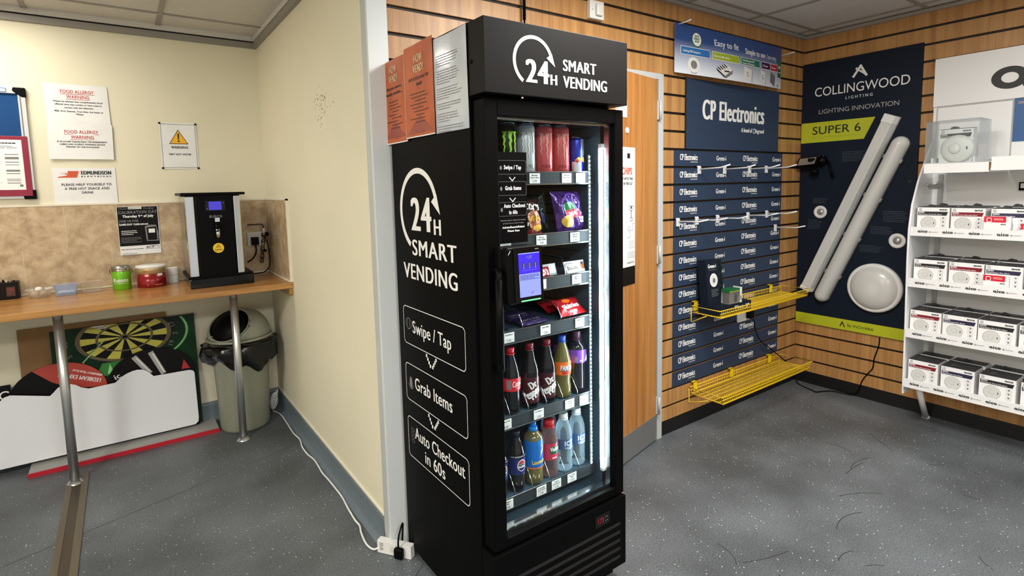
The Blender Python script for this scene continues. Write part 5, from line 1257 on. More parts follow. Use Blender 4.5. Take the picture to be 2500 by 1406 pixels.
# bowed paper banner held by two prongs
def fbn(u, v, n=0):
    a = (u-2.527)/1.10; c = (v-2.079)/.266
    return Vector((u, YS-.018-.055*sin(pi*min(1, max(0, a)))*(.35+.65*(1-c))-.004-n, v-.012*sin(pi*min(1, max(0, a)))*(.4+.6*(1-c))))
bn_ = thing('paper_banner', 'blue sensor advert banner curling from the slat wall above the big navy sign', 'banner', (3.08, 1.97, 2.079))
b = MB(); b.rect(fbn, 2.527, 2.079, 3.627, 2.345, 'banner', 0, 30, 6, True); b.rect(fbn, 2.527, 2.079, 3.627, 2.345, 'paper', -.0008, 30, 6, True)
b.ellipse(fbn, 2.702, 2.272, .042, .040, 'eye_green', .001, 24); b.ellipse(fbn, 2.702, 2.274, .036, .036, 'white_print', .0016, 24)
for i, t in enumerate(('SAVE', 'ENERGY', 'NOW!')): b.text(fbn, t, 2.702, 2.287-.0145*i, .010, 'eye_green', (.036, .050, .036)[i], 'c', .0022, .05)
b.text(fbn, 'Easy to fit', 2.855, 2.262, .034, 'white_print', .235, 'l', .001, .03); b.text(fbn, '/', 3.115, 2.255, .012, 'grey_print', .016, 'l', .001)
b.text(fbn, 'Simple to use', 3.160, 2.252, .034, 'white_print', .240, 'l', .001, .03); b.text(fbn, '/ Saves money', 3.415, 2.252, .028, 'white_print', .135, 'l', .001, .0)
for (u0, u1, m, t1, t2) in ((2.572, 2.808, 'tag_blue', 'Ceiling PIR Sensors', ''), (2.828, 3.082, 'tag_lime', 'Home Module', ''), (3.102, 3.320, 'tag_green', 'Wall Mounted PIR', 'Sensors & Dimmers'), (3.340, 3.462, 'tag_plum', 'Timer', ''), (3.466, 3.570, 'tag_crimson', 'Dimmers', '')):
    b.rect(fbn, u0, 2.182, u1, 2.228, 'white_print', .001, 6, 1); b.rect(fbn, u0+.003, 2.185, u1-.003, 2.225, m, .0018, 6, 1)
    w = min(.14, (u1-u0)*.62); b.text(fbn, t1, u0+.014, 2.206 if t2 else 2.198, .011, 'white_print', w, 'l', .0026, .02)
    if t2: b.text(fbn, t2, u0+.014, 2.189, .011, 'white_print', w, 'l', .0026, .02)
b.ellipse(fbn, 2.672, 2.132, .047, .043, 'plastic_white', .001, 28); b.ellipse(fbn, 2.672, 2.134, .024, .023, 'grey_print', .0016, 20); b.ellipse(fbn, 2.672, 2.096, .026, .010, 'silver_rim', .0006, 16)
b.poly(fbn, [(2.850, 2.140), (2.940, 2.172), (3.005, 2.140), (2.925, 2.098)], 'plastic_white', .001); b.poly(fbn, [(2.850, 2.140), (2.925, 2.098), (2.925, 2.086), (2.862, 2.122)], 'black_print', .0012); b.poly(fbn, [(2.925, 2.098), (3.005, 2.140), (3.000, 2.118), (2.930, 2.084)], 'silver_rim', .0012)
for i in range(4): b.line(fbn, [(2.868+.020*i, 2.142+.007*i), (2.890+.020*i, 2.130+.007*i)], .008, 'black_print', .0016)
b.rect(fbn, 2.925, 2.122, 2.972, 2.130, 'black_print', .0016)
for (u, w, m) in ((3.115, .085, 'plastic_white'), (3.315, .065, 'plastic_white'), (3.455, .062, 'silver_rim')):
    b.poly(fbn, [(u+.2*w, 2.176), (u+1.2*w, 2.158), (u+1.0*w, 2.086), (u, 2.110)], m, .001); b.poly(fbn, [(u+1.2*w, 2.158), (u+1.26*w, 2.152), (u+1.06*w, 2.083), (u+w, 2.086)], 'grey_print', .001); b.ellipse(fbn, u+.58*w, 2.132, .014, .014, 'grey_print', .0016, 16); b.ellipse(fbn, u+.58*w, 2.132, .010, .010, 'plastic_white' if m != 'silver_rim' else 'silver_rim', .0022, 16)
b.rect(fbn, 3.575, 2.150, 3.622, 2.258, 'eye_green', .001, 2, 4); b.arc(fbn, 3.598, 2.215, .012, .017, 0, 360, 'white_print', .0016, 20, .6); b.ellipse(fbn, 3.598, 2.215, .005, .005, 'white_print', .0016, 10); b.text(fbn, 'green-i', 3.580, 2.178, .010, 'white_print', .036, 'l', .0016, .04)
b.text(fbn, 'A brand of', 3.50, 2.090, .006, 'grey_print', .05, 'l', .001); b.ellipse(fbn, 3.573, 2.094, .008, .010, 'eye_green', .001, 12)
b.build('print', bn_)
for k, (x, z) in enumerate(((2.560, 2.338), (3.640, 2.300))):
    b = MB(); b.tube([(x, YS-.002, z), (x, YS-.060, z), (x+.006, YS-.10, z+.006)], .0035, 'hook_white', 8)
    tag(b.build('wall_prong', loc=(x, YS, z)), ('white prong holding the left end of the blue banner', 'white prong holding the right end of the blue banner')[k], 'prong', 'prongs holding the banner')

cp = thing('brand_panel', 'big navy brand panel with tall white lettering under the blue banner', 'sign panel', (3.15, YS, 1.667))
fcp = fr_back(YS-.006)
b = MB(); b.fbox(fcp, 2.655, 3.645, 1.667, 2.062, -.006, 0, 'navy'); b.fbox(fcp, 2.650, 2.655, 1.667, 2.062, -.006, .001, 'gap'); b.build('panel', cp)
b = MB(); b.text(fcp, 'CP Electronics', 2.805, 1.842, .112, 'white_print', .660, 'l', bold=.04); b.text(fcp, 'A brand of', 3.205, 1.782, .026, 'white_print', .122, 'l', bold=.04); b.rrect(fcp, 3.340, 1.780, 3.360, 1.806, .003, .004, 'white_print'); b.text(fcp, 'legrand', 3.366, 1.782, .026, 'white_print', .098, 'l', bold=.04)
b.build('lettering', cp)
ORD = ['topmost', 'second', 'third', 'fourth', 'fifth', 'sixth', 'seventh', 'eighth', 'ninth', 'tenth', 'eleventh', 'twelfth', 'thirteenth', 'lowest']
fst = fr_back(YS-.003); strip0 = None
zt0 = SL[14]
for k in range(14):
    z0 = SL[14-k]+.0062
    lab = 'navy strip with white lettering on the slat wall, '+('topmost of fourteen' if k == 0 else 'lowest of fourteen' if k == 13 else ORD[k]+' from the top')
    if strip0 is None:
        strip0 = thing('slat_strip', lab, 'sign strip', (3.13, YS, z0), 'navy strips on the slat wall')
        H_ = .0995-.0124
        b = MB().fbox(fst, 2.555, 3.710, z0, z0+H_, -.003, 0, 'navy')
        for (u0, w) in ((2.606, .162), (3.236, .166)):
            b.text(fst, 'CP Electronics', u0, z0+.034, .034, 'white_print', w, 'l', bold=.03); b.text(fst, 'A brand of legrand', u0+w*.60, z0+.021, .006, 'white_print', w*.40, 'l', bold=.04)
        for (u0, w) in ((2.953, .101), (3.584, .104)): b.text(fst, 'Green-i', u0, z0+.034, .028, 'white_print', w, 'l', bold=.03)
        b.build('printed_strip', strip0)
    else:
        dup(strip0, (3.13, YS, z0), lab)

# white prong hooks in two rows and one apart
hook0 = None
HK = [(2.780, 1.552, 'white hook first from the left in the upper row on navy strips'), (3.034, 1.552, 'white hook second from the left in the upper row on navy strips'), (3.307, 1.554, 'white hook third from the left in the upper row on navy strips'), (3.505, 1.556, 'rightmost white hook of the upper row on navy strips'),
      (2.588, 1.254, 'white hook first from the left in the lower row on navy strips'), (2.763, 1.254, 'white hook second from the left in the lower row on navy strips'), (2.970, 1.254, 'middle white hook of five in the lower row on navy strips'), (3.300, 1.256, 'white hook fourth from the left in the lower row on navy strips'), (3.524, 1.258, 'rightmost white hook of the lower row on navy strips'), (3.637, 1.158, 'lone white hook just below the lower hook row')]
for (x, z, lab) in HK:
    if hook0 is None:
        hook0 = thing('slat_hook', lab, 'hook', (x, YS-.003, z), 'white prong hooks'); y = YS-.0035
        MB().box((x-.013, y-.009, z-.030), (x+.013, y, z+.014), 'hook_white').box((x-.016, y-.003, z+.010), (x+.016, y, z+.018), 'hook_white').build('bracket', hook0, bevel=.002)
        MB().tube([(x, y-.008, z-.002), (x, y-.148, z+.002), (x, y-.205, z+.016)], .0042, 'hook_white', 10).build('prong', hook0)
    else: dup(hook0, (x, YS-.003, z), lab)

# yellow wire baskets
def basket(label, x0, x1, zt, zb, clips, y_f):
    t = thing('wire_basket', label, 'wire basket', ((x0+x1)/2, YS, zb), 'yellow wire baskets')
    yb = YS-.016; w = .0026
    b = MB()
    b.tube([(x0, yb, zt), (x0, y_f, zt), (x1, y_f, zt), (x1, yb, zt)], w*1.25, 'yellow_wire', 6, True); b.tube([(x0+.02, yb, zb), (x0+.02, y_f+.008, zb), (x1-.02, y_f+.008, zb), (x1-.02, yb, zb)], w*1.1, 'yellow_wire', 6, True)
    b.build('rim', t)
    b = MB(); n = int((x1-x0)/.0195)
    for i in range(n+1):
        x = x0+.02+(x1-x0-.04)*i/n
        b.tube([(x, yb, zt), (x, yb, zb-.003), (x, y_f+.008, zb-.003), (x, y_f, zt)], w*.62, 'yellow_wire', 5)
    for k in range(7):
        y = yb+(y_f+.008-yb)*k/6; b.tube([(x0+.02, y, zb-.0055), (x1-.02, y, zb-.0055)], w*.8, 'yellow_wire', 5)
    for y in (yb, y_f+.004): b.tube([(x0+.01, y, (zt+zb)/2), (x1-.01, y, (zt+zb)/2)], w*.8, 'yellow_wire', 5)
    b.build('mesh', t)
    for x in clips:
        MB().box((x-.017, yb-.008, zt-.030), (x+.017, yb-.004, zt+.026), 'yellow').box((x-.017, yb-.008, zt+.022), (x+.017, YS-.0035, zt+.026), 'yellow').build('clip', t, bevel=.001)
    for x in (x0+.004, x1-.004):
        MB().tube([(x, yb+.006, zt-.01), (x, yb+.006, zt-.092), (x+.0, yb+.0, zt-.096), (x+.0, y_f+.09, zb-.004)], w, 'yellow_wire', 6).build('brace', t)
    return t
basket('upper yellow wire basket on the slat wall, holding the black display box', 2.712, 3.735, .742, .702, (2.745, 3.575), 1.795)
basket('lower yellow wire basket, empty, just above the floor', 2.700, 3.735, .247, .205, (2.748, 3.130, 3.582), 1.765)
# display box and sensor pack standing in the upper basket
db = thing('display_box', 'tall black sensor display box with white lettering in the upper yellow basket', 'display box', (2.80, 1.86, .702))
zf = .7056
fdp = Fr((2.735, 1.880, zf), (1, -.05, 0), (.0, .10, 1))
b = MB(); b.prism(Fr((2.735, 1.880, zf), (1, -.05, 0), (0, 0, 1)), [(0, 0), (.325, 0), (.325, .052), (0, .052)], -.075, .050, 'navy_dark'); b.text(Fr((2.735, 1.880, zf), (1, -.05, 0), (0, 0, 1)), 'CP Electronics', .165, .018, .020, 'white_print', .09, 'l', 0.0506, .03); b.text(Fr((2.735, 1.880, zf), (1, -.05, 0), (0, 0, 1)), '360°', .270, .016, .022, 'white_print', .034, 'l', 0.0506, .03)
b.build('tray', db)
b = MB(); b.fbox(fdp, 0, .115, .052, .315, -.055, 0, 'navy_dark')
b.fbox(fdp, .115, .160, .052, .312, -.05, -.012, 'bag_dgreen')
b.text(fdp, 'Green-i', .018, .268, .022, 'white_print', .072, 'l', .0008, .04); b.lines_of_print(fdp, .022, .092, .258, .250, 1, 'grey_print', n=.0008); b.ellipse(fdp, .062, .195, .035, .040, 'white_print', .0008, 28); b.ellipse(fdp, .062, .195, .027, .031, 'plastic_white', .0014, 24); b.ellipse(fdp, .063, .193, .012, .015, 'grey_print', .002, 20)
b.lines_of_print(fdp, .035, .10, .140, .095, 5, 'grey_print', n=.0008)
b.build('card', db)
sp = thing('sensor_pack', 'clear pack with green top and white corner, on the black display tray', 'pack', (2.90, 1.80, .756))
fsp = Fr((2.852, 1.874, zf+.0525), (1, -.05, 0), (0, 0, 1))
b = MB(); b.fbox(fsp, 0, .112, 0, .068, -.008, .048, 'tub_clear'); b.build('blister', sp)
b = MB(); b.fbox(fsp, .012, .060, .002, .062, .0, .038, 'grey_print'); b.fbox(fsp, .064, .094, .004, .045, .0, .034, 'black'); b.build('sensor', sp)
b = MB(); b.fbox(fsp, 0, .098, .069, .086, -.008, .048, 'eye_green'); b.fbox(fsp, .1135, .118, .0, .090, -.009, .049, 'plastic_white'); b.fbox(fsp, .098, .1135, .05, .090, .0485, .0495, 'plastic_white'); b.fbox(fsp, .098, .1135, .0, .05, .0485, .0495, 'plastic_white'); b.ellipse(fsp, .106, .028, .006, .016, 'grey_print', .0502, 16); b.rect(fsp, 0, .069, .098, .074, 'tag_lime', .0488); b.build('lid', sp)
so = thing('wall_socket', 'white wall socket with a black plug under the upper yellow basket', 'socket', (3.26, YS-.003, .57))
fso2 = fr_back(YS-.0035)
MB().fbox(fso2, 3.200, 3.340, .560, .650, 0, .012, 'socket').build('face_plate', so, bevel=.003)
b = MB(); b.fbox(fso2, 3.285, 3.335, .578, .630, .0125, .045, 'black'); b.build('plug', so, bevel=.006)
b = MB()
P_ = [(3.31, 1.945, .575), (3.325, 1.945, .55), (3.350, 1.955, .50), (3.44, 1.965, .40), (3.56, 1.965, .325), (3.68, 1.965, .25), (3.80, 1.965, .17), (3.905, 1.965, .09), (3.90, 1.94, .008), (3.84, 1.80, .006), (3.835, 1.775, .006), (3.93, 1.72, .006), (3.964, 1.60, .006), (3.966, 1.56, .06), (3.964, 1.545, .12), (3.9655, 1.51, .183), (3.9655, 1.485, .225), (3.9655, 1.478, .293), (3.9655, 1.456, .38), (3.9655, 1.453, .440)]
b.tube(smooth_path(P_, 5), .0036, 'black', 8)
tag(b.build('power_cable', loc=(3.6, 1.9, .2)), 'thin black cable from the plug down past the lower basket to the lighting board', 'cable')

# notices on the door
fdo = Fr((hx, hy, 0), -d, (0, 0, 1), nrm)
b = MB(); b.rect(fdo, -.42, 1.05, -.250, 1.655, 'paper', .0024); b.rect(fdo, -.42, 1.05, -.250, 1.655, 'paper', .0012)
b.rect(fdo, -.33, 1.60, -.302, 1.625, 'black_print', .003); b.text(fdo, 'CHIPS', -.283, 1.520, .034, 'hotred', .10, 'r', .003, .03)
for t, v in (('NOT WITH THE', 1.492), ('BEST IN THE U.K."', 1.468)): b.text(fdo, t, -.276, v, .012, 'black_print', .13, 'r', .003, .04)
b.arc(fdo, -.290, 1.36, .022, .025, 180, 360, 'grey_print', .003, 16); b.line(fdo, [(-.313, 1.36), (-.267, 1.36)], .003, 'grey_print', .003); b.line(fdo, [(-.290, 1.336), (-.290, 1.30)], .006, 'grey_print', .003); b.rrect(fdo, -.302, 1.285, -.278, 1.30, .002, .002, 'grey_print', .003); b.ellipse(fdo, -.290, 1.352, .006, .008, 'black_print', .003, 12)
b.line(fdo, [(-.33, 1.20), (-.30, 1.20), (-.30, 1.235), (-.275, 1.235), (-.275, 1.27), (-.258, 1.27)], .0016, 'grey_print', .003); b.arc(fdo, -.315, 1.245, .010, .012, 0, 360, 'grey_print', .003)
for u in (-.325, -.305, -.287, -.268): b.rrect(fdo, u, 1.095, u+.010, 1.125, .002, .0012, 'grey_print', .003)
for u in (-.31, -.278): b.rrect(fdo, u, 1.145, u+.016, 1.18, .002, .0012, 'grey_print', .003)
b.line(fdo, [(-.270, 1.44), (-.27, 1.452), (-.256, 1.462)], .0016, 'grey_print', .003); b.text(fdo, 'simplicity', -.262, 1.066, .012, 'black_print', .07, 'r', .003, .0, 0, .2)
b.rect(fdo, -.42, .955, -.250, 1.048, 'poster_black', .0024); b.rect(fdo, -.42, .955, -.250, 1.048, 'poster_black', .0012)
tag(b.build('door_poster', loc=(2.08, 1.91, 1.0)), 'white poster with orange heading on the oak door beside the fridge', 'poster')
b = MB(); b.rect(fdo, -.44, 1.80, -.330, 1.885, 'paper', .0024); b.rect(fdo, -.44, 1.80, -.330, 1.885, 'paper', .0012)
tag(b.build('door_notice', loc=(2.04, 1.905, 1.8)), 'small blank white paper near the top of the oak door', 'notice')

# ------------------------------------------------------------------ right wall: lighting display board
fcb = fr_right(XR-.016); XB = XR-.016
cb = thing('lighting_board', 'tall dark navy lighting display board with lime stripes on the right wall', 'display board', (XR, 1.64, .448))
MB().fbox(fcb, -1.995, -1.290, .448, 2.272, -.0155, 0, 'navy_dark').build('panel', cb)
b = MB(); b.poly(fcb, [(-1.995, 1.730), (-1.592, 1.732), (-1.530, 1.866), (-1.995, 1.868)], 'lime', .0008); b.text(fcb, 'SUPER 6', -1.918, 1.785, .052, 'black_print', .305, 'l', .0014, .01); b.text(fcb, 'INSTALLER TESTED, INSTALLER APPROVED', -1.920, 1.757, .012, 'tag_lime', .31, 'l', .0014, .02)
b.build('lime_flag', cb)
b = MB(); b.rect(fcb, -1.995, .449, -1.290, .522, 'lime', .0008); b.line(fcb, [(-1.690, .474), (-1.678, .502), (-1.664, .472)], .007, 'black_print', .0014); b.text(fcb, 'By INOVARA', -1.645, .476, .018, 'tag_lime', .16, 'l', .0014, .02); b.text(fcb, 'By INOVARA', -1.645, .476, .018, 'eye_green', .16, 'l', .0016, -.005)
b.build('lime_stripe', cb)
b = MB(); W = 'white_print'
b.line(fcb, [(-1.668, 2.139), (-1.628, 2.200), (-1.594, 2.139)], .014, W, .001); b.line(fcb, [(-1.643, 2.178), (-1.594, 2.141)], .010, W, .0013); b.ellipse(fcb, -1.652, 2.186, .007, .0075, W, .001, 14)
b.text(fcb, 'COLLINGWOOD', -1.910, 2.042, .058, W, .560, 'l', .001, .0); b.text(fcb, 'L I G H T I N G', -1.712, 2.000, .018, W, .160, 'l', .001, .012); b.text(fcb, 'LIGHTING INNOVATION', -1.880, 1.922, .029, 'lightgrey', .478, 'l', .001, -.004)
for (u0, u1, v1, v0, r) in ((-1.72, -1.58, 1.655, 1.585, 7), (-1.90, -1.79, 1.345, 1.305, 5), (-1.93, -1.83, 1.195, 1.125, 7), (-1.46, -1.32, 1.265, 1.19, 7), (-1.53, -1.39, 1.165, 1.11, 6), (-1.59, -1.45, 1.04, .99, 6)):
    b.lines_of_print(fcb, u0, u1, v1, v0, r, 'faint_print', n=.001, h=.24, seed=int(100*v1))
b.ellipse(fcb, -1.325, 1.452, .009, .009, 'black_print', .002, 12)
b.build('lettering', cb)
# luminaires fixed on the board
def along(p0, p1):
    v = Vector(p1)-Vector(p0); return v.length, v.normalized()
tl = thing('batten_light', 'long square-edged white batten light, upper of the two diagonal tubes', 'batten light', (XB, 1.66, .71))
a, c = Vector((0, 1.914, .700)), Vector((0, 1.427, 1.862)); L_, dv = along(a, c)
f1 = Fr((XB, a.y, a.z), dv, Vector((0, dv.z, -dv.y)), (-1, 0, 0))
w_ = .043
MB().prism(Fr((XB, a.y, a.z), Vector((0, -dv.z, dv.y)), (-1, 0, 0), dv), [(-w_, .0005), (w_, .0005), (w_, .022), (.030, .062), (-.030, .062), (-w_, .022)], .022, L_-.05, 'opal').build('diffuser', tl, bevel=.004)
for (q0, q1) in ((0, .024), (L_-.052, L_)):
    MB().prism(Fr((XB, a.y, a.z), Vector((0, -dv.z, dv.y)), (-1, 0, 0), dv), [(-w_-.002, .0005), (w_+.002, .0005), (w_+.002, .024), (.032, .065), (-.032, .065), (-w_-.002, .024)], q0, q1, 'plastic_white').build('end_cap', tl, bevel=.003)
MB().prism(Fr((XB, a.y, a.z), Vector((0, -dv.z, dv.y)), (-1, 0, 0), dv), [(-w_-.003, .0004), (w_+.003, .0004), (w_+.003, .010), (-w_-.003, .010)], .02, L_-.05, 'silver_rim').build('body', tl)
tt = thing('batten_light', 'rounded white weatherproof batten light, lower of the two diagonal tubes', 'batten light', (XB, 1.6, .63))
a, c = Vector((0, 1.822, .632)), Vector((0, 1.358, 1.725)); L_, dv = along(a, c); sd = Vector((0, -dv.z, dv.y))
pts = []
for i in range(40):
    t_ = 2*pi*i/40; r_ = .049; uu = r_*cos(t_); 
    pts.append((uu, (L_-r_+r_*sin(t_)) if sin(t_) >= 0 else (r_+r_*sin(t_))))
fT = Fr((XB, a.y, a.z), sd, dv, (-1, 0, 0))
MB().prism(fT, pts, .0005, .030, 'silver_rim').build('body', tt, bevel=.004)
b = MB(); ns = 24; vs = []; fs = []
def sect(t_, rr):
    return [(fT(rr*cos(pi*j/14), t_, .028+.052*rr/.047*sin(pi*j/14))) for j in range(15)]
rows = [(.001, .005), (.006, .022), (.016, .034), (.030, .043), (.049, .047), (L_*.5, .047), (L_-.049, .047), (L_-.030, .043), (L_-.016, .034), (L_-.006, .022), (L_-.001, .005)]
for (t_, rr) in rows: vs += sect(t_, rr)
for i in range(len(rows)-1):
    for j in range(14): fs.append((i*15+j, i*15+j+1, (i+1)*15+j+1, (i+1)*15+j))
b.add(vs, fs, 'opal', True); b.build('diffuser', tt)
for q in (.18, .42, .66, .88):
    for s_ in (-1, 1): MB().fbox(fT, s_*.050-.006, s_*.050+.006, L_*q-.012, L_*q+.012, .006, .034, 'silver_rim').build('clip', tt, bevel=.002)

bl = thing('bulkhead_light', 'big round white bulkhead light at the lower right of the navy board', 'bulkhead light', (XB, 1.486, .766))
MB().lathe_fr([(.158, .0005), (.160, .010), (.160, .028), (.154, .036), (.142, .040), (.138, .036)], fcb, -1.486, .766, 'plastic_white', 48).build('rim', bl)
MB().lathe_fr([(.140, .036), (.132, .048), (.10, .066), (.06, .076), (0, .080)], fcb, -1.486, .766, 'opal', 48).build('diffuser', bl)
for (lab, u, v, r) in (('small round white downlight on the navy board, left of the diagonal tubes', -1.847, 1.250, .044), ('small round white downlight on the navy board, right of the diagonal tubes', -1.376, 1.080, .047)):
    dl = thing('downlight', lab, 'downlight', (XB, -u, v), 'round downlights on the navy board')
    MB().lathe_fr([(r, .0005), (r*1.0, .005), (r*.9, .010), (r*.55, .006), (r*.5, .001)], fcb, u, v, 'plastic_white', 32).build('bezel', dl)
    MB().lathe_fr([(r*.50, .001), (r*.48, .007), (r*.2, .010), (0, .011)], fcb, u, v, 'silver_rim', 24).build('lens', dl)
fl_g = thing('floodlight', 'small black floodlight with sensor jutting from the navy board', 'floodlight', (XB, 1.88, 1.55))
b = MB(); fF = Fr((XB-.10, 1.985, 1.560), (0, -1, .10), (.35, .0, 1), None); 
fF = Fr((XB-.10, 1.978, 1.566), Vector((.10, -1, .08)), Vector((.55, .0, .85)))
b.fbox(fF, 0, .135, 0, .072, -.022, 0, 'black'); b.build('head', fl_g, bevel=.003)
b = MB(); b.rect(fF, .010, .008, .120, .064, 'silver_rim', .001); b.build('lens', fl_g)
b = MB(); b.tube([(XB-.045, 1.845, 1.60), (XB-.012, 1.838, 1.605)], .035, 'black', 16); b.tube([(XB-.09, 1.895, 1.61), (XB-.04, 1.86, 1.61)], .012, 'black', 8); b.lathe([(.0, -.03), (.024, -.022), (.03, 0), (.028, .012), (0, .02)], (XB-.05, 1.875, 1.53), 'black', 16, cap=False); b.tube([(XB-.02, 1.80, 1.60), (XB-.02, 1.765, 1.485)], .009, 'black', 8); b.build('bracket', fl_g)
b = MB()
for (y, z) in ((1.848, 1.632), (1.818, 1.634), (1.832, 1.605)): b.ellipse(fr_right(XB-.0475-.0), -y, z, .004, .004, 'chrome', .003, 10)
b.build('screws', fl_g)

# ------------------------------------------------------------------ right wall: alarm display stand
st = thing('alarm_stand', 'white wall display stand of boxed alarms at the right edge', 'display stand', (XR-.15, .75, .03))
YL, YR_ = 1.208, .20
def xz(y): return Fr((0, y, 0), (1, 0, 0), (0, 0, 1), (0, 1, 0))
MB().prism(xz(YL), [(XR-.001, .205), (3.672, .205), (3.660, .60), (3.640, 1.0), (3.640, 1.18), (3.668, 1.32), (3.740, 1.455), (3.83, 1.57), (3.92, 1.68), (XR-.001, 1.72)], 0, .010, 'shelf_white').build('side_panel', st, bevel=.002)
fap = fr_right(XR-.02)
MB().fbox(fap, -YL+.0005, -YR_, .215, 1.505, -.019, 0, 'shelf_white').build('back_panel', st)
b = MB(); b.fbox(fap, -1.222, -YR_, 1.550, 1.884, -.019, 0, 'shelf_white'); b.fbox(fap, -1.205, -.862, 1.56, 1.880, 0, .002, 'lightgrey'); b.fbox(fap, -1.200, -.868, 1.565, 1.875, .0015, .003, 'shelf_white'); b.build('middle_panel', st)
b = MB(); b.fbox(fap, -1.222, -YR_, 1.884, 2.158, -.019, .012, 'shelf_white'); hp = b.build('header_panel', st, bevel=.001)
b = MB(); fah = fr_right(XR-.032)
# aico-style wordmark: bold rounded letters, only its beginning is in view
b.arc(fah, -.884, 1.998, .036, .078, 0, 360, 'black_print', .001, 48, .76); b.poly(fah, [(-.830, 1.945), (-.800, 1.945), (-.800, 2.050), (-.830, 2.050)], 'black_print', .0012)
b.rect(fah, -.775, 1.943, -.735, 2.052, 'black_print', .001); b.ellipse(fah, -.755, 2.080, .022, .018, 'black_print', .001, 20)
b.arc(fah, -.650, 1.998, .036, .078, 40, 320, 'black_print', .001, 40, .76); b.arc(fah, -.475, 1.998, .036, .078, 0, 360, 'black_print', .001, 48, .76)
b.build('lettering', hp)
b = MB(); b.fbox(fap, -.860, -YR_, 1.655, 1.884, .0, .004, 'blue_panel'); b.lines_of_print(fap, -.845, -.6, 1.865, 1.85, 2, 'sand_print', n=.005); b.build('blue_panel', st)
b = MB(); b.box((3.62, YR_, 1.505), (XR-.02, .866, 1.512), 'shelf_white'); b.box((3.615, YR_, 1.500), (3.622, .862, 1.570), 'shelf_white'); b.box((3.60, .868, 1.494), (3.606, 1.144, 1.545), 'shelf_white'); b.box((3.606, .868, 1.494), (XR-.02, 1.144, 1.503), 'shelf_white'); b.build('top_shelf', st, bevel=.001)
b = MB(); fsp_ = fr_right(XR-.0395); b.fbox(fsp_, -.815, -.775, 1.392, 1.437, 0, .004, 'black'); b.fbox(fsp_, -.808, -.782, 1.405, 1.43, .004, .005, 'plastic_white'); b.build('ticket', st)
for y in (1.165, .45): MB().box((XR-.032, y-.012, .215), (XR-.0195, y+.012, 1.49), 'silver_rim').build('upright', st)
b = MB(); b.box((3.70, 1.150, 1.405), (XR-.034, 1.156, 1.435), 'silver_rim'); b.tube([(3.70, 1.153, 1.42), (3.70, 1.10, 1.445)], .005, 'silver_rim', 8); b.build('shelf_arm', st)
TZ = [1.147, .853, .557, .260]
flp = fr_right(3.646)
for k, z in enumerate(TZ):
    b = MB(); b.box((3.652, YR_, z), (XR-.04, YL-.001, z+.004), 'shelf_white'); b.box((3.646, YR_, z-.002), (3.652, YL-.001, z+.049), 'shelf_white')
    for i in range(8):
        u = -1.165+.1145*i
        for (du, r_) in ((0, .0052), (.033, .0052)): b.arc(flp, u+du, z+.024, .0022, .0068, 0, 360, 'black_print', .001, 18, .85)
        b.rect(flp, u+.0045, z+.018, u+.0075, z+.024, 'black_print', .001); b.rect(flp, u+.0095, z+.018, u+.0135, z+.030, 'black_print', .001); b.arc(flp, u+.022, z+.024, .0022, .0068, 40, 320, 'black_print', .001, 16, .85); b.ellipse(flp, u+.0115, z+.033, .0022, .0018, 'black_print', .001, 8)
        b.arc(flp, u+.050, z+.023, .0022, .0045, 0, 360, 'grey_print', .001, 12); b.rect(flp, u+.056, z+.0225, u+.088, z+.0245, 'grey_print', .001)
    b.build('shelf', st)
b = MB(); b.tube([(3.715, 1.145, .238), (3.80, 1.155, .14), (3.925, 1.17, .014)], .016, 'shelf_white', 12); b.lathe([(.020, 0), (.020, .012), (.012, .016)], (3.935, 1.171, 0), 'shelf_white', 12); b.build('strut', st)

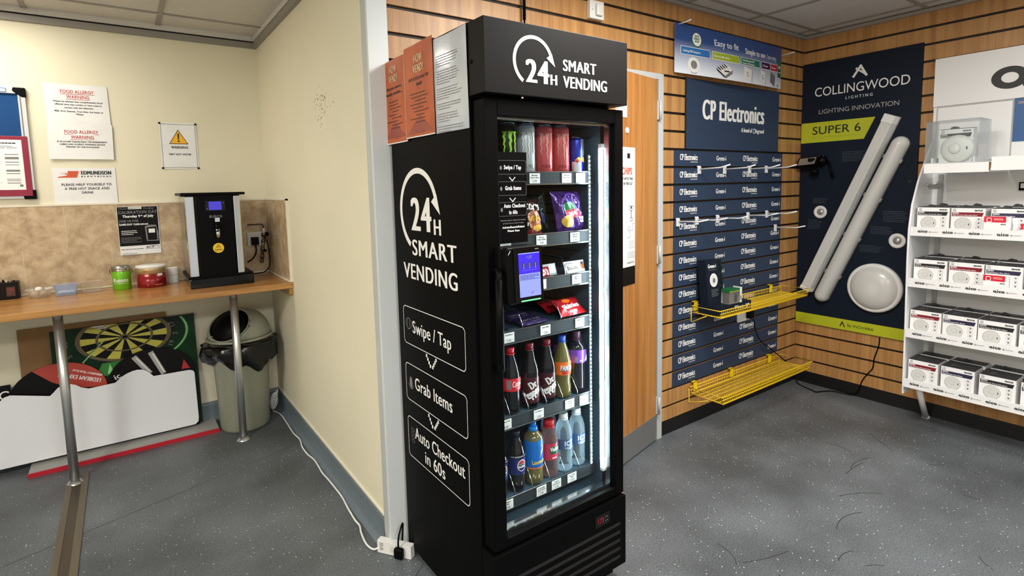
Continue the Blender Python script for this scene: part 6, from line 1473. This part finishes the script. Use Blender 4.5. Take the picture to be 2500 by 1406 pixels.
# boxed alarms
GB = 'boxed alarms on the white stand'
def alarm_box(label, x, y0, y1, z, h, band, dep=.13, kind=0, group=GB):
    f = fr_right(x); w = y0-y1; u0 = -y0
    t = thing('alarm_box', label, 'carton', (x+dep/2, (y0+y1)/2, z), group)
    b = MB(); b.box((x, y1, z), (x+dep, y0, z+h-.003), 'box_white'); b.build('carton', t, bevel=.001)
    b = MB(); b.box((x+.001, y1+.001, z+h-.003), (x+dep-.001, y0-.001, z+h), 'box_top'); b.arc(Fr((x+.03, (y0+y1)/2+.02, z+h), (0, -1, 0), (.2, 0, 1), (-1, 0, 0)), 0, -.004, .0, .018, 0, 180, 'box_top', .001, 14)
    b.prism(Fr((x+.03, 0, z+h-.002), (0, -1, 0), (0, 0, 1), (-1, 0, 0)), [(-(y0+y1)/2-.03, 0), (-(y0+y1)/2-.026, .011), (-(y0+y1)/2-.012, .014), (-(y0+y1)/2+.002, .011), (-(y0+y1)/2+.006, 0)], 0, .001, 'box_top'); b.build('top_flap', t)
    b = MB()
    b.rrect(f, u0+.008, z+h-.021, u0+.020, z+h-.008, .002, .0016, 'grey_print'); b.rect(f, u0+.012, z+h-.018, u0+.016, z+h-.012, 'grey_print')
    for du in (0, .024): b.arc(f, u0+w-.040+du, z+h-.015, .0015, .0052, 0, 360, 'black_print', .0008, 14, .8)
    b.rect(f, u0+w-.0370, z+h-.0192, u0+w-.0345, z+h-.015, 'black_print', .0008); b.rect(f, u0+w-.0335, z+h-.019, u0+w-.0305, z+h-.011, 'black_print', .0008); b.arc(f, u0+w-.0245, z+h-.015, .0015, .0052, 40, 320, 'black_print', .0008, 12, .8)
    b.poly(f, [(u0+.004, z+h-.047), (u0+.004, z+h-.026), (u0+w-.006, z+h-.026), (u0+w-.012, z+h-.047)], band, .0006)
    b.text(f, ('Ei3030', 'Ei3028', 'Ei3024')[kind], u0+.008, z+h-.034, .006, 'white_print', .026, 'l', .001, .05); b.text(f, ('Multi-Sensor Fire & CO Alarm', 'Heat & Carbon Monoxide Alarm', 'Multi-Sensor Fire Alarm')[kind], u0+.008, z+h-.0435, .0055, 'white_print', w*.72 if kind < 2 else w*.6, 'l', .001, .02)
    r = .037; cu = u0+w*.37; cv = z+h-.090
    b.ellipse(f, cu, cv, r, r, 'disc2', .0006, 30); b.ellipse(f, cu+.001, cv+.001, r*.93, r*.93, 'disc', .001, 30); b.ellipse(f, cu-.002, cv+.002, r*.36, r*.36, 'disc2', .0014, 20); b.ellipse(f, cu-.002, cv+.003, r*.31, r*.31, 'disc', .0018, 20); b.rect(f, cu+r*.62, cv-.005, cu+r*.72, cv+.005, 'black_print', .0014)
    for i in range(3): b.rrect(f, u0+w*.75, z+h-.072-.021*i, u0+w*.75+.022, z+h-.056-.021*i, .006, .0012, 'disc2', .0008); b.ellipse(f, u0+w*.75+.011, z+h-.0615-.021*i, .0045, .0045, 'grey_print', .0008, 10)
    b.build('print', t); return t
bx_ = 3.690
kinds = {'k': ('band_black', 0, 'black-banded'), 'r': ('band_red', 1, 'red-banded'), 'n': ('band_navy', 2, 'navy-banded')}
rows_ = [(TZ[0], 'krn', [(1.192, 1.044), (1.037, .891), (.867, .722)]), (TZ[1], 'krnk', [(1.195, 1.041), (1.032, .881), (.875, .727), (.718, .570)]), (TZ[2], 'rnkk', [(1.200, 1.053), (1.047, .895), (.890, .737), (.726, .575)]), (TZ[3], 'rnkk', [(1.197, 1.055), (1.041, .892), (.871, .722), (.704, .556)])]
TN = ['top shelf', 'second shelf', 'third shelf', 'lowest shelf']
PN = ['first', 'second', 'third', 'fourth']
for k, (z, ks, ys) in enumerate(rows_):
    for i, (q, (a, c)) in enumerate(zip(ks, ys)):
        m, kd, nm = kinds[q]
        dx = (.0, .004, .002, .010)[i]
        alarm_box(f'{nm} white alarm carton, {PN[i]} from the left on the {TN[k]} of boxed alarms', bx_+dx, a, c, z+.0045, (.156, .154, .153, .155)[k]+(-.001)*i, m, .13+.01*(i % 2), kd)
        if i < 3:  # a second carton behind, only its dark top shows
            t2 = alarm_box(f'dark-topped carton behind the {nm} one, {PN[i]} from the left on the {TN[k]}', bx_+.148+dx*.5, a-.012, c-.010, z+.0045, .158, m, .075, kd, 'second row of boxed alarms')
def small_red(label, x, y0, y1, z, h):
    f = fr_right(x); t = thing('battery_pack', label, 'carton', (x, (y0+y1)/2, z), 'small red cartons')
    b = MB(); b.box((x, y1, z), (x+.018, y0, z+h), 'box_white'); u0 = -y0
    b.rect(f, u0, z+h-.030, u0+.088, z+h, 'bright_red'); b.rect(f, u0+.010, z+h*.2, u0+.090, z+h*.2+.016, 'bright_red'); b.rrect(f, u0+.012, z+h-.028, u0+.030, z+h-.008, .004, .003, 'white_print', .001); b.lines_of_print(f, u0+.04, u0+.078, z+h-.010, z+h-.022, 2, 'white_print', n=.001); b.text(f, 'aico', u0+.068, z+h-.042, .007, 'black_print', .020, 'l', .001, .05)
    b.build('carton', t)
small_red('small red carton leaning on the navy-banded box on the top shelf', 3.666, .888, .782, TZ[0]+.0045, .112)
small_red('small red carton at the far right of the top shelf', 3.666, .742, .640, TZ[0]+.0045, .080)
small_red('small red carton leaning on the navy-banded box on the second shelf', 3.666, .876, .775, TZ[1]+.0045, .100)

# clear case with the demonstration alarm
ca = thing('display_case', 'clear acrylic case on the shelf above the boxed alarms', 'display case', (3.70, 1.02, 1.546))
y0, y1, x0, x1, z0, z1, th = 1.143, .912, 3.6, 3.79, 1.546, 1.772, .003
b = MB(); b.box((x0, y1, z0), (x0+th, y0, z1), 'acrylic'); b.box((x0+th, y1, z0), (x1, y1+th, z1), 'acrylic'); b.box((x0+th, y0-th, z0), (x1, y0, z1), 'acrylic'); b.box((x0+th, y1+th, z1-th), (x1, y0-th, z1), 'acrylic')
b.build('cover', ca)
MB().box((x0+.004, y1+.004, z0), (x1, y0-.004, z0+.003), 'shelf_white').build('floor_plate', ca)
for y in (1.115, .935): MB().box((3.62, y-.004, z0+.003), (3.75, y+.004, z0+.03), 'shelf_white').build('locating_rib', ca)
t = alarm_box('black-banded alarm carton standing inside the clear case', 3.662, 1.098, .953, z0+.0035, .180, 'band_black', .06, 0, 'carton in the case')
del t['group']
da = thing('smoke_alarm', 'round white alarm head in front of the carton inside the clear case', 'smoke alarm', (3.64, 1.012, z0+.0035))
fal = fr_right(3.658)
MB().lathe_fr([(.070, .0), (.072, .006), (.072, .014), (.066, .022), (.050, .027), (.028, .028)], fal, -1.014, 1.6215, 'plastic_white', 44).build('body', da)
MB().lathe_fr([(.027, .028), (.026, .036), (.020, .039), (0, .040)], fal, -1.020, 1.622, 'plastic_white', 28).build('button', da)
b = MB(); fa2 = fr_right(3.658-.0272); b.rect(fa2, -.972, 1.615, -.966, 1.630, 'black_print', .001); b.lines_of_print(fa2, -1.03, -1.0, 1.66, 1.65, 2, 'grey_print', n=-.001); b.build('print', da)

# ceiling lamps just out of the frame; the fill lights are added for brightness
for nm, (x, y), lab in (('ceiling_light', (-.64, 3.37), 'square ceiling light panel above the breakfast counter'), ('ceiling_light', (-.64, -.80), 'added square ceiling fill light to the left behind the viewer'), ('ceiling_light', (-1.83, .98), 'added square ceiling fill light above the far left of the room'), ('ceiling_light', (1.75, .98), 'square ceiling light panel in front of the fridge'), ('ceiling_light', (.55, -.80), 'added square ceiling fill light behind the viewer'), ('ceiling_light', (2.9, -.80), 'square ceiling light panel to the right behind the viewer')):
    cl = thing(nm, lab, 'ceiling light', (x, y, ZC-.012))
    MB().box((x-.29, y-.29, ZC-.010), (x+.29, y+.29, ZC-.0065), 'led_panel').build('diffuser', cl)
